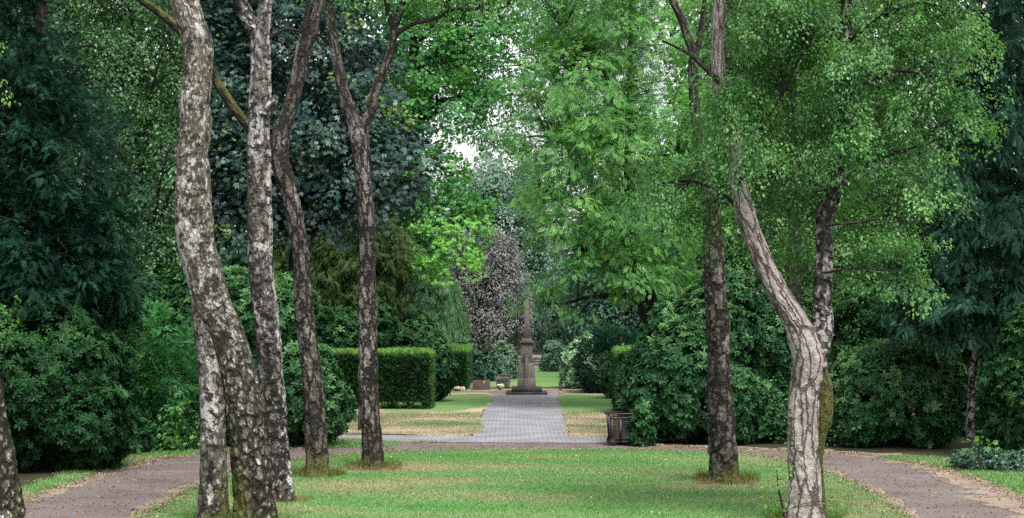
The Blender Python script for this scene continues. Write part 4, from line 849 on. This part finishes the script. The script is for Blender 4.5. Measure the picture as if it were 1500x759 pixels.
shrub('ivy_mound', 'low mound of bluish ivy spilling to the grass on the right edge', 'ivy', 31.2, [(1445, 678, 46, 18, 0, .5), (1505, 684, 60, 20, -.2, .6), (1412, 674, 20, 11, .2, .3)], 330, T_rosette(4, .0, 7, T_diamond(.45, .05, .2)), .055, M['ivy'], tint=.42, tip=.3, layers=((0, 1.), (.07, .8)), lum=.1, seed=56, stems=0, basept=(*G(1450, 694), 0), zmin=.01)
# bushes beyond the avenue, right
shrub('variegated_bush', 'pale cream green bush left of the dark round yew beyond the path', 'shrub', 62, [(848, 535, 24, 36, 0, .9), (862, 520, 18, 26, .2, .7), (838, 550, 16, 24, 0, .6)], 70, T_ROSW, .13, M['variegated'], tint=.4, tip=.35, seed=61, basept=(*G(848, 571), 0))
shrub('round_yew', 'dark green ball shaped yew between the pale bush and the right hedge', 'shrub', 59, [(888, 525, 42, 48, 0, 1.1), (868, 545, 20, 30, -.2, .7), (910, 510, 24, 28, 0, .8)], 190, T_NEED2, .16, M['yew'], tint=.45, tip=.3, axis='spray', seed=62, basept=(*G(888, 577), 0), lum=.12)
shrub('laurel_bush', 'small leafy bush squeezed between the round yew and the right hedge', 'shrub', GY(584), [(895, 555, 13, 28, 0, .5), (905, 545, 12, 26, .3, .5)], 110, T_ROSW, .10, M['rhodo2'], tint=.42, tip=.25, seed=63, basept=(*G(896, 584), 0), lum=.1)
shrub('laurel_bush', 'rusty topped bush at the far right end of the stone wall', 'shrub', 78, [(812, 525, 15, 24, 0, .7), (802, 535, 8, 14, 0, .4)], 60, T_ROSW, .15, M['grey'], tint=.35, tip=.35, seed=64, basept=(*G(812, 544), 0))
shrub('small_shrub', 'tiny yellow green plant at the foot of the pale bush', 'shrub', GY(574), [(866, 565, 9, 10, 0, .25)], 240, T_ROSW[0], .08, M['sapling'], tint=.3, tip=.2, layers=((0, 1.),), lum=.1, seed=65, stems=3, basept=(*G(866, 575), 0))
# saplings and sprouts
def sapling(name, label, stem_rows, Y, clumps, seed, r=.16, n=14, size=.075, tm=None, group=None):
    rng = np.random.default_rng(seed)
    b = P(stem_rows[0][0], stem_rows[0][1], Y)
    root = thing(name, label, 'sapling', (b[0], b[1], 0), group)
    o = wood(root, 'stem', stem_rows, Y, M['bark_dark'], segs=6, step=.05, lump=.05, seed=seed)
    C = np.array([P(x, y, Y+rng.uniform(-.25, .25)) for x, y in clumps])
    H = o[:, :3]; nb = np.array([np.argmin(np.linalg.norm(H-c, axis=1)+np.maximum(H[:, 2]-c[2], 0)) for c in C])
    twig_mesh(root, 'twigs', H[nb], C, np.full(len(C), .006), .003, M['bark_dark'], rng=rng)
    leaves_part(root, 'foliage', [clump_leaves(C, unit(C-H[nb]+np.array([0, 0, .1])), r, n, tm or T_diamond(.33), size, droop=.2, leafdroop=.5, thick=.3, tint=.5, rng=rng)], M['sapling'])
    return root
sapling('sapling', 'thin sapling with fresh leaves leaning left from the foot of the largest birch', [(300, 680, 4), (296, 640, 3.2), (285, 610, 2.5), (270, 595, 1.5)], 26.5, [(262, 622), (275, 600), (250, 640), (240, 632), (285, 640), (255, 598), (262, 655), (290, 612), (236, 655), (310, 612), (245, 610), (270, 640)], 71, .15, 13)
sapling('sapling', 'leafy sprout with bright leaves at the foot of the forked right birch', [(1150, 766, 4), (1146, 740, 3), (1140, 715, 2.5), (1138, 690, 1.5)], 23.0, [(1135, 722), (1150, 700), (1128, 735), (1145, 680), (1152, 720), (1138, 750), (1130, 712), (1148, 735), (1215, 740), (1225, 735)], 72, .13, 12, .06)
sapling('sapling', 'young bright green shoot standing above the ivy by the pale spruce trunk', [(1433, 680, 3), (1434, 650, 2.5), (1436, 640, 1.5)], 30.6, [(1425, 650), (1440, 643), (1450, 650), (1418, 660)], 73, .14, 9, .10, T_MAP)
sapling('sapling', 'thin shoot with lime green leaves rising at the left edge beside the corner trunk', [(2, 690, 3), (4, 560, 2.5), (10, 490, 2), (22, 455, 1.2)], 24.0, [(10, 480), (18, 455), (4, 470), (22, 490), (12, 500), (26, 445), (3, 505), (24, 470)], 74, .10, 7, .07)
# ------------------------------------------------------------------ clipped hedges
def hedge(name, label, x0, x1, y0, y1, h, seed, dens=520, rot=0, fresh=.16, faces='ftlr'):
    rng = np.random.default_rng(seed)
    root = thing(name, label, 'hedge', ((x0+x1)/2, (y0+y1)/2, 0), 'clipped hedges')
    ch = []
    Ps = []; Ns = []
    for f, (A, B, O, n) in dict(f=((x1-x0, 0, 0), (0, 0, h), (x0, y0, 0), (0, -1, 0)), t=((x1-x0, 0, 0), (0, y1-y0, 0), (x0, y0, h), (0, 0, 1)), l=((0, y1-y0, 0), (0, 0, h), (x0, y0, 0), (-1, 0, 0)), r=((0, y1-y0, 0), (0, 0, h), (x1, y0, 0), (1, 0, 0))).items():
        A, B, O, n = map(np.array, (A, B, O, n))
        k = int(np.linalg.norm(A)*np.linalg.norm(B)*dens)
        for dep, m in ((0, 1.), (.08, .9), (.2, .6)):
            q = rng.random((int(k*m), 2)); p = O+q[:, :1]*A+q[:, 1:]*B
            nz = fbm(p*1.5, seed, 3)
            Ps.append(p-n*(dep+rng.uniform(-.03, .03, len(p))+.05*nz)[:, None]); Ns.append(np.tile(n, (len(p), 1)).astype(float))
    p = np.vstack(Ps); n = np.vstack(Ns)
    bald = fbm(p*np.array([1.3, 1.3, 1.]), seed+4, 2)
    keep = (rng.random(len(p)) > np.clip((bald-.25)*2.2, 0, .75)) | (n[:, 2] > .5)
    keep &= rng.random(len(p)) < np.clip(.25+p[:, 2]/.35, 0, 1)          # thin at the foot
    p, n = p[keep], n[keep]
    top = np.clip(1-(h-p[:, 2])/fresh, 0, 1)
    t = .25+.13*fbm(p*5, seed+2, 2)+rng.normal(0, .10, len(p))+.62*top
    edge = np.clip(1-np.minimum(np.abs(p[:, 0]-x1), np.abs(p[:, 0]-x0))/.10, 0, 1)*np.clip((p[:, 1] < y0+.25)*1., 0, 1)
    t = t+.30*edge*(faces != 'plain')
    ax = unit(n+rng.normal(0, .5, n.shape)+np.array([0, 0, .35]))
    R = frames(ax, unit(rng.normal(0, 1, n.shape)+n*.3))
    leaves_part(root, 'foliage', [stamp(T_NEED2, p-ax*.05, R, .12*rng.uniform(.7, 1.3, len(p)), t)], M['hedge'])
    k = max(4, int((x1-x0)/.45)); A = []; B = []
    for yy in (y0+.35, y1-.35):
        for i in range(k):
            x = x0+.2+(x1-x0-.4)*i/max(1, k-1)
            for _ in range(3):
                A.append([x+rng.uniform(-.05, .05), yy, -.02]); B.append([x+rng.uniform(-.4, .4), yy+rng.uniform(-.2, .2), h*rng.uniform(.6, .95)])
    twig_mesh(root, 'stem', np.array(A), np.array(B), np.full(len(A), .03), .01, M['bark_dark'], rng=rng)
    # solid dark core box behind the leaves
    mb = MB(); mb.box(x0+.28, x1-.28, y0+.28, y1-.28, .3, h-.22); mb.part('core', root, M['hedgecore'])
    return root
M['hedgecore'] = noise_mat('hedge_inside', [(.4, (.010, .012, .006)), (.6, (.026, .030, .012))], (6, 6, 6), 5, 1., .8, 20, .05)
Yh = GY(600)
hx = lambda px, Y: (px-750)/FPX*Y
hedge('hedge', 'long clipped hedge with fresh light green top, front left of the paved path', hx(462, Yh), hx(631, Yh), Yh, Yh+1.5, 84*Yh/FPX, 81)
Yk = GY(571)
hedge('hedge', 'second clipped hedge farther back on the left with glowing lime corners', hx(640, Yk), hx(684, Yk), Yk, Yk+8, 57*Yk/FPX, 82, 360, fresh=.14)
Yr = 47.0
hedge('hedge', 'narrow clipped hedge on the right peeping out behind the huge rhododendron', hx(905, Yr), hx(960, Yr), Yr, Yr+1.6, CAMH-(513-HZ)/FPX*Yr, 83)
# ------------------------------------------------------------------ monument
M['stone'] = noise_mat('weathered_sandstone', [(.35, (.095, .078, .070)), (.5, (.175, .148, .136)), (.65, (.225, .192, .176))], (1.5, 1.5, .7), 7, .9, .5, 40, extra=[(.35, (.7, .7, .7)), (.65, (1.12, 1.1, 1.1))])
M['darkstone'] = noise_mat('dark_basalt_step', [(.35, (.030, .028, .028)), (.65, (.075, .068, .066))], (2, 2, 2), 6, .85, .5, 40)
M['palestone'] = noise_mat('pale_stone', [(.35, (.30, .27, .25)), (.65, (.42, .39, .36))], (2, 2, 2), 6, .85, .5, 40)
Ym = GY(579.5)
k = Ym/FPX
mx = hx(771.8, Ym); mw = lambda w: w*k/2
zz = lambda py: CAMH-(py-HZ)*k
mon = thing('monument', 'stepped stone memorial pillar with a tall shaft at the end of the paved path', 'monument', (mx, Ym+1.2, 0))
yc = Ym+1.0                                                     # axis depth
def mbox(name, w, z0, z1, mat, tx=0., bev=.012, extra=None):
    b = MB(); h = mw(w); b.box(mx-h, mx+h, yc-h, yc+h, z0, z1, tx, tx)
    return b.bevel_part(name, mon, mat, bev)
mbox('step', 61, 0, zz(575.2), M['darkstone'], 0, .02)
mbox('step', 45, zz(575.2), zz(569), M['darkstone'], 0, .02)
mbox('plinth', 27.5, zz(569), zz(555), M['stone'], .01)
mbox('pedestal', 25, zz(555), zz(538), M['stone'], .01)
mbox('shoulder', 24.2, zz(538), zz(533), M['stone'], mw(6.2), .006)
mbox('pedestal', 17.6, zz(533), zz(504), M['stone'], .012)
c = MB(); h = mw(20.6); c.box(mx-h, mx+h, yc-h, yc+h, zz(504), zz(501.5)); h2 = mw(19.4); c.box(mx-h2, mx+h2, yc-h2, yc+h2, zz(501.5), zz(496), mw(11), mw(11))
cor = c.bevel_part('cornice', mon, M['stone'], .008)
t = MB()                                                       # small gables on the cornice
for s in (-1, 0, 1):
    x = mx+s*mw(11); w_ = mw(4.6)
    t.add([(x-w_, yc-h-.012, zz(501.5)), (x+w_, yc-h-.012, zz(501.5)), (x, yc-h-.012, zz(497.6)), (x-w_, yc-h+.08, zz(501.5)), (x+w_, yc-h+.08, zz(501.5)), (x, yc-h+.08, zz(497.6))], [(0, 1, 2), (3, 5, 4), (0, 2, 5), (0, 5, 3), (1, 4, 5), (1, 5, 2)])
g = t.part('gable', mon, M['stone']); g.parent = mon
b = MB(); h = mw(7.6); b.box(mx-h, mx+h, yc-h, yc+h, zz(496), zz(440), mw(.35), mw(.35))
b.bevel_part('shaft', mon, M['stone'], .015)
# raised sword shaped relief with pointed head on the front
b = MB(); yf = yc-mw(17.6)-.035
def slab(w0, w1, z0, z1, y0, y1): b.box(mx-mw(w0), mx+mw(w0), y0, y1, z0, z1, mw(w0-w1), 0)
slab(7.4, 7.4, zz(524), zz(521), yf-.02, yf+.10)
slab(4.6, 4.6, zz(521), zz(519), yf, yf+.10)
slab(6.6, .4, zz(519), zz(513.5), yf, yf+.10)
yf2 = yc-mw(25)-.03
slab(5.4, 5.4, zz(555), zz(524), yf2+.0, yf+.06)
slab(8.0, 6.4, zz(569), zz(555), yc-mw(27.5)-.03, yf2+.05)
b.bevel_part('relief', mon, M['stone'], .008)
# ------------------------------------------------------------------ stone wall with courses behind the far lawn
M['wallstone'] = noise_mat('coursed_wall_stone', [(.35, (.12, .10, .095)), (.5, (.19, .165, .16)), (.65, (.25, .22, .21))], (1.5, 1.5, 6), 6, .9, .5, 30)
Yw = GY(538); wl = thing('stone_wall', 'low coursed stone terrace wall across the far lawn behind the monument', 'wall', (hx(780, Yw), Yw, 0))
b = MB(); rr = random.Random(5)
for i in range(4):
    z0 = .02+i*.118; x = hx(690, Yw)
    while x < hx(880, Yw):
        l = rr.uniform(.35, .8); d = rr.uniform(-.015, .015)
        b.box(x, x+l-.012, Yw+i*.05+d, Yw+.5, z0, z0+.106, .004, .004); x += l
b.part('courses', wl, M['wallstone'])
b = MB(); b.box(hx(690, Yw), hx(880, Yw), Yw+.16, Yw+.8, .492, .545); b.bevel_part('coping', wl, M['palestone'], .01)
b = MB(); b.box(hx(690, Yw), hx(880, Yw), Yw-.22, Yw-.02, 0, .035); b.bevel_part('kerb', wl, M['palestone'], .01)
structure('terrace', [(-30, Yw+.75, .49), (30, Yw+.75, .49), (30, Yw+60, .5), (-30, Yw+60, .5)], [(0, 1, 2, 3)], M['soil'])
# ------------------------------------------------------------------ grave things left of the monument
Yg = GY(571.5)
M['browngranite'] = noise_mat('brown_granite', [(.35, (.070, .048, .044)), (.65, (.125, .090, .082))], (4, 4, 4), 6, .6, .3, 60)
gs = thing('gravestone', 'low broad brown headstone beside the second hedge', 'gravestone', (hx(705, Yg), Yg, 0))
b = MB(); b.box(hx(692, Yg), hx(718, Yg), Yg, Yg+.14, 0, 14.5*Yg/FPX, .012, .01); b.bevel_part('slab', gs, M['browngranite'], .015)
b = MB(); b.box(hx(708.3, Yg), hx(709.4, Yg), Yg-.012, Yg+.02, 5.0*Yg/FPX+.05, 11*Yg/FPX+.05); b.box(hx(707.4, Yg), hx(710.3, Yg), Yg-.013, Yg+.02, 8.6*Yg/FPX+.05, 9.6*Yg/FPX+.05); b.part('emblem', gs, M['palestone'])
M['wire'] = noise_mat('rusty_wire', [(.4, (.060, .052, .048)), (.6, (.11, .095, .085))], (9, 9, 9), 4, .6, .2, 60)
Yb = GY(569.5)
wb = thing('wire_basket', 'grey wire mesh litter basket flaring to the top beside the monument steps', 'basket', (hx(737, Yb), Yb+.3, 0))
b = MB(); H = 19*Yb/FPX; cx = hx(737, Yb); w0, w1 = hx(747, Yb)-cx, hx(748.8, Yb)-cx
def bk(u, v):                                                   # u along the square perimeter 0..4, v height 0..1
    w_ = w0*.86+(w1-w0*.86)*v; s = int(u) % 4; f = u-int(u)
    q = [(-1+2*f, -1), (1, -1+2*f), (1-2*f, 1), (-1, 1-2*f)][s]
    return (cx+q[0]*w_, Yb+.3+q[1]*w_*.8, .02+v*H)
for i in range(36): b.rod(bk(i/9, 0), bk(i/9, 1), .005, 5)
for j in range(8):
    for s in range(4): b.rod(bk(s, j/7), bk(s+.9999, j/7), .005, 5)
b.part('mesh', wb, M['wire'])
b = MB()
for s in range(4): b.rod(bk(s, 1), bk(s+.9999, 1), .014, 6); b.rod(bk(s, 0), bk(s, 1), .013, 6)
b.part('frame', wb, M['wire'])
M['liner'] = noise_mat('grey_sack', [(.4, (.10, .10, .105)), (.6, (.17, .17, .175))], (5, 5, 5), 5, .6, .4, 30)
b = MB()
for v0, v1, f in ((0.02, .45, .8), (.45, .8, .84)):
    w_ = w0*f; b.box(cx-w_, cx+w_, Yb+.3-w_*.75, Yb+.3+w_*.75, .03+v0*H, .03+v1*H, -.008, -.008)
b.bevel_part('sack', wb, M['liner'], .03)
M['terracotta'] = noise_mat('terracotta', [(.4, (.24, .095, .050)), (.6, (.32, .14, .075))], (9, 9, 9), 4, .8, .2, 60)
def lathe(name, root, prof, c, mat, n=20):
    V = []; F = []
    for r_, z_ in prof:
        for i in range(n): V.append((c[0]+r_*math.cos(2*math.pi*i/n), c[1]+r_*math.sin(2*math.pi*i/n), c[2]+z_))
    for j in range(len(prof)-1):
        for i in range(n): F.append((j*n+i, j*n+(i+1) % n, (j+1)*n+(i+1) % n, (j+1)*n+i))
    return part(name, root, V, F, mat, smooth=True)
Yp = GY(572)
pt = thing('flower_pot', 'small terracotta pot with white flowers in front of the wire basket', 'flower pot', (hx(731.5, Yp), Yp, 0))
lathe('pot', pt, [(.001, 0), (.035, 0), (.045, .09), (.055, .095), (.055, .12), (.046, .12), (.042, .10), (.001, .10)], (hx(731.5, Yp), Yp, .005), M['terracotta'])
rg = np.random.default_rng(90)
def flowers(root, cx, cy, z, rx, ry, rz, n, size, tint):
    p = np.array([cx, cy, z])+rg.uniform(-1, 1, (n, 3))*np.array([rx, ry, rz])
    nn = unit(np.array([0, -.5, 1.])+rg.normal(0, .5, (n, 3)))
    leaves_part(root, 'blossom', [stamp(T_rosette(6, .35, 4, T_diamond(.4)), p, frames(unit(rg.normal(0, 1, (n, 3))), nn), size*rg.uniform(.7, 1.2, n), np.clip(rg.normal(tint, .25, n), 0, 1))], M['petal'])
    p2 = p-np.array([0, 0, .04])
    leaves_part(root, 'leaves', [stamp(T_rosette(6, .2, 5, T_diamond(.3)), p2, frames(unit(rg.normal(0, 1, (n, 3))), nn), size*1.2*rg.uniform(.7, 1.2, n), rg.uniform(0, 1, n))], M['sapling'])
flowers(pt, hx(734, Yp), Yp, .16, .09, .05, .045, 40, .045, .75)
Yf = GY(573)
fa = thing('flower_wreath', 'white and pink wreath lying at the foot of the second hedge', 'wreath', (hx(673, Yf), Yf, 0))
flowers(fa, hx(673, Yf), Yf-.05, .07, .16, .12, .05, 90, .06, .55)
# short wooden post right of the monument
Yo = GY(571.5)
M['oldwood'] = noise_mat('old_wood', [(.35, (.045, .030, .026)), (.65, (.10, .07, .06))], (9, 9, 2), 6, .9, .6, 50)
po = thing('wooden_post', 'short dark wooden marker post in the gravel right of the monument', 'post', (hx(821, Yo), Yo, 0))
b = MB(); w_ = .055; b.box(hx(821, Yo)-w_, hx(821, Yo)+w_, Yo-w_, Yo+w_, 0, .19); b.bevel_part('post', po, M['oldwood'], .01)
b = MB(); b.box(hx(821, Yo)-w_*.85, hx(821, Yo)+w_*.85, Yo-w_*.85, Yo+w_*.85, .191, .235, .03, .03); b.part('cap', po, M['oldwood'])
# thin stake in the dry meadow behind the forked birch
Ys = GY(631); st = thing('wooden_stake', 'plain wooden stake in the dry grass directly behind the forked grey birch', 'stake', (hx(526.5, Ys), Ys, 0))
b = MB(); b.rod((hx(526.5, Ys), Ys, -.02), (hx(527, Ys), Ys, .62), .04, 10, .037); b.part('stake', st, M['oldwood'])
# ------------------------------------------------------------------ slatted tool cart at the rhododendron
Yc = GY(653)-.05; kc = Yc/FPX; zc = lambda py: max(0., CAMH-(py-HZ)*kc); X = lambda px: hx(px, Yc)
M['cart'] = noise_mat('dark_brown_plastic', [(.35, (.022, .019, .019)), (.65, (.040, .034, .033))], (6, 6, 6), 5, .5, .15, 60, .35)
M['rubber'] = noise_mat('black_rubber', [(.35, (.012, .012, .012)), (.65, (.022, .022, .022))], (6, 6, 6), 4, .8, .2, 60)
M['galv'] = noise_mat('galvanised_tube', [(.35, (.16, .155, .15)), (.65, (.24, .235, .23))], (6, 6, 6), 5, .45, .1, 60, .5)
ct = thing('tool_cart', 'dark slatted waste cart on wheels half swallowed by the huge rhododendron', 'cart', (X(920), Yc+.35, 0))
D = .62; x0, x1 = X(896.5), X(945)
b = MB()                                                         # body: corner posts, bottom, slats on all sides
for x in (x0, x1):
    for y in (Yc, Yc+D): b.box(x-.022, x+.022, y-.022, y+.022, zc(649), zc(612))
b.box(x0, x1, Yc, Yc+D, zc(649), zc(646)); b.part('body', ct, M['cart'])
sl_ = MB(); n = 11
for i in range(n):
    z0 = zc(644)+(zc(613.5)-zc(644))*i/n; z1 = z0+(zc(613.5)-zc(644))/n*.78
    sl_.box(x0+.024, x1-.024, Yc-.008, Yc+.012, z0, z1); sl_.box(x0+.024, x1-.024, Yc+D-.012, Yc+D+.008, z0, z1)
    sl_.box(x0-.010, x0+.010, Yc+.024, Yc+D-.024, z0, z1); sl_.box(x1-.010, x1+.010, Yc+.024, Yc+D-.024, z0, z1)
sl_.part('slats', ct, M['cart'])
b = MB(); b.box(x0-.03, x1+.03, Yc-.03, Yc+.03, zc(613.4), zc(611)); b.box(x0-.03, x1+.03, Yc+D-.03, Yc+D+.03, zc(613.4), zc(611)); b.box(x0-.031, x0+.03, Yc+.03, Yc+D-.03, zc(613.3), zc(611.1)); b.box(x1-.03, x1+.031, Yc+.03, Yc+D-.03, zc(613.3), zc(611.1))
b.bevel_part('rim', ct, M['cart'], .008)
b = MB(); b.box((x0+x1)/2-.2, (x0+x1)/2-.14, Yc-.02, Yc-.009, zc(646), zc(613.6)); b.part('batten', ct, M['cart'])
b = MB()
for y in (Yc, Yc+D):
    b.rod((X(886.5), y, zc(606.3)), (X(950), y, zc(606.3)), .018, 8)
    for px in (900, 907, 914, 921, 928, 935, 942): b.rod((X(px), y, zc(611)), (X(px), y, zc(606.3)), .008, 6)
b.rod((X(887.5), Yc, zc(606.3)), (X(887.5), Yc+D, zc(606.3)), .02, 8); b.rod((X(950), Yc, zc(606.3)), (X(950), Yc+D, zc(606.3)), .02, 8)
b.part('rail', ct, M['cart'])
b = MB()
for y in (Yc+.02, Yc+D-.02): b.rod((X(891.5), y, zc(607)), (X(894.6), y, zc(648)), .02, 8)
b.part('handle', ct, M['cart'])
def wheel(x, y, r):
    w_ = MB(); n = 20
    w_.rod((x, y-.03, r), (x, y+.03, r), r, n)
    o = w_.bevel_part('wheel', ct, M['rubber'], .012)
    h_ = MB(); h_.rod((x, y-.036, r), (x, y+.036, r), r*.42, 12); h_.part('hub', o, M['galv']) if False else None
    loc = np.array(ct.location)
    me = make_mesh('hub', np.vstack(h_.V)-loc, np.vstack(h_.F), M['cart']); link('hub', me, o)
for x in (X(897), X(938)):
    for y in (Yc-.04, Yc+D+.04): wheel(x, y, .085)
b = MB(); b.rod((X(897), Yc-.06, .085), (X(897), Yc+D+.06, .085), .014, 8); b.rod((X(938), Yc-.06, .085), (X(938), Yc+D+.06, .085), .014, 8); b.part('axle', ct, M['galv'])
# ------------------------------------------------------------------ the wood that closes the view
rg = np.random.default_rng(99)
def woods(name, label, items, seed, mat='woods'):
    ch = []
    for (px0, px1, y0, y1, Y, n) in items:
        px = rg.uniform(px0, px1, n); Yj = Y+rg.uniform(-4, 4, n); top = y0+20*vnoise(np.stack([px/60, Yj*0, Yj*0], 1), seed)
        py = top+(y1-top)*rg.random(n)**.8
        C = np.array([P(a, b_, c_) for a, b_, c_ in zip(px, py, Yj)])
        C[:, 2] = np.maximum(C[:, 2], .3)
        ch.append(clump_leaves(C, np.tile([[0, -1., .1]], (n, 1)), 1.0*Y/70, 34 if mat == 'woods' else 90, T_BROAD, (.34 if mat == 'woods' else .16)*Y/70, droop=.5, leafdroop=.5, thick=.35, tint=.30, cvar=.14, rng=rg))
    V = []; F = []; T = []; k0 = 0
    for v, f, t in ch: V.append(v); F.append(f+k0); T.append(t); k0 += len(v)
    o = link(name, make_mesh(name, np.vstack(V), np.vstack(F), M[mat], face_attr={'tint': np.clip(np.concatenate(T), 0, 1)}))
    o['kind'] = 'stuff'; o['label'] = label; o['category'] = 'woods'
woods('woods', 'dark wood closing the view behind the left trees', [(-350, 600, -140, 600, 68, 2600)], 3)
woods('woods', 'dark wood closing the view behind the right trees', [(1000, 1850, -140, 600, 68, 2300)], 4)
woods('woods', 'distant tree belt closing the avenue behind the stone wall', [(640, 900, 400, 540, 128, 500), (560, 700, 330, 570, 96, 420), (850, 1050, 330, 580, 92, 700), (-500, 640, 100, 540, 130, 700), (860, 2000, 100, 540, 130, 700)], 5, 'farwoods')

# ------------------------------------------------------------------ damp summer air
HAZE = 0
if HAZE:
    m, nt, N, L = newmat('air')
    pv = N('ShaderNodeVolumePrincipled'); pv.inputs['Density'].default_value = HAZE; pv.inputs['Color'].default_value = (.92, .96, 1, 1); pv.inputs['Anisotropy'].default_value = .2
    o = N('ShaderNodeOutputMaterial'); L(pv.outputs[0], o.inputs['Volume'])
    b = MB(); b.box(-75, 75, -6, 165, -1, 27)
    hz = link('haze', make_mesh('haze', np.vstack(b.V), np.vstack(b.F), m)); hz['kind'] = 'stuff'; hz['label'] = 'pale damp air between the trees'; hz['category'] = 'haze'
#END_REST

# ------------------------------------------------------------------ camera, light, world
cam = bpy.data.cameras.new('camera'); co = bpy.data.objects.new('camera', cam); COL.objects.link(co)
co.location = (0, 0, CAMH); co.rotation_euler = (math.radians(90), 0, 0)
cam.sensor_width = 36; cam.lens = 36*FPX/1500; cam.shift_y = (HZ-379.5)/1500
cam.clip_start = .5; cam.clip_end = 3000
SC.camera = co
SUN_EL, SUN_AZ = math.radians(58), math.radians(155)      # azimuth from +Y towards +X
w = bpy.data.worlds.new('World'); SC.world = w; w.use_nodes = True
nt = w.node_tree; nt.nodes.clear()
sky = nt.nodes.new('ShaderNodeTexSky'); sky.sky_type = 'NISHITA'; sky.sun_disc = False
sky.sun_elevation = SUN_EL; sky.sun_rotation = SUN_AZ; sky.air_density = 1.2; sky.dust_density = 3
hs = nt.nodes.new('ShaderNodeHueSaturation'); hs.inputs['Saturation'].default_value = .22
bg = nt.nodes.new('ShaderNodeBackground'); bg.inputs['Strength'].default_value = .14
wo = nt.nodes.new('ShaderNodeOutputWorld')
nt.links.new(sky.outputs[0], hs.inputs['Color']); nt.links.new(hs.outputs[0], bg.inputs[0]); nt.links.new(bg.outputs[0], wo.inputs[0])
sl = bpy.data.lights.new('sun', 'SUN'); so = bpy.data.objects.new('sun', sl); COL.objects.link(so)
sl.energy = 2.0; sl.angle = math.radians(22); sl.color = (1, .97, .92)
sd = Vector((math.sin(SUN_AZ)*math.cos(SUN_EL), math.cos(SUN_AZ)*math.cos(SUN_EL), math.sin(SUN_EL)))
so.rotation_euler = sd.to_track_quat('Z', 'Y').to_euler(); so.location = (0, 0, 30)
SC.view_settings.view_transform = 'Standard'; SC.view_settings.look = 'None'; SC.view_settings.exposure = 1.25; SC.view_settings.gamma = 1; SC.view_settings.use_curve_mapping = False
SC.render.engine = 'CYCLES'
SC.cycles.max_bounces = 6; SC.cycles.diffuse_bounces = 3; SC.cycles.glossy_bounces = 2; SC.cycles.transmission_bounces = 4; SC.cycles.transparent_max_bounces = 4
SC.cycles.caustics_reflective = False; SC.cycles.caustics_refractive = False
SC.cycles.use_denoising = False
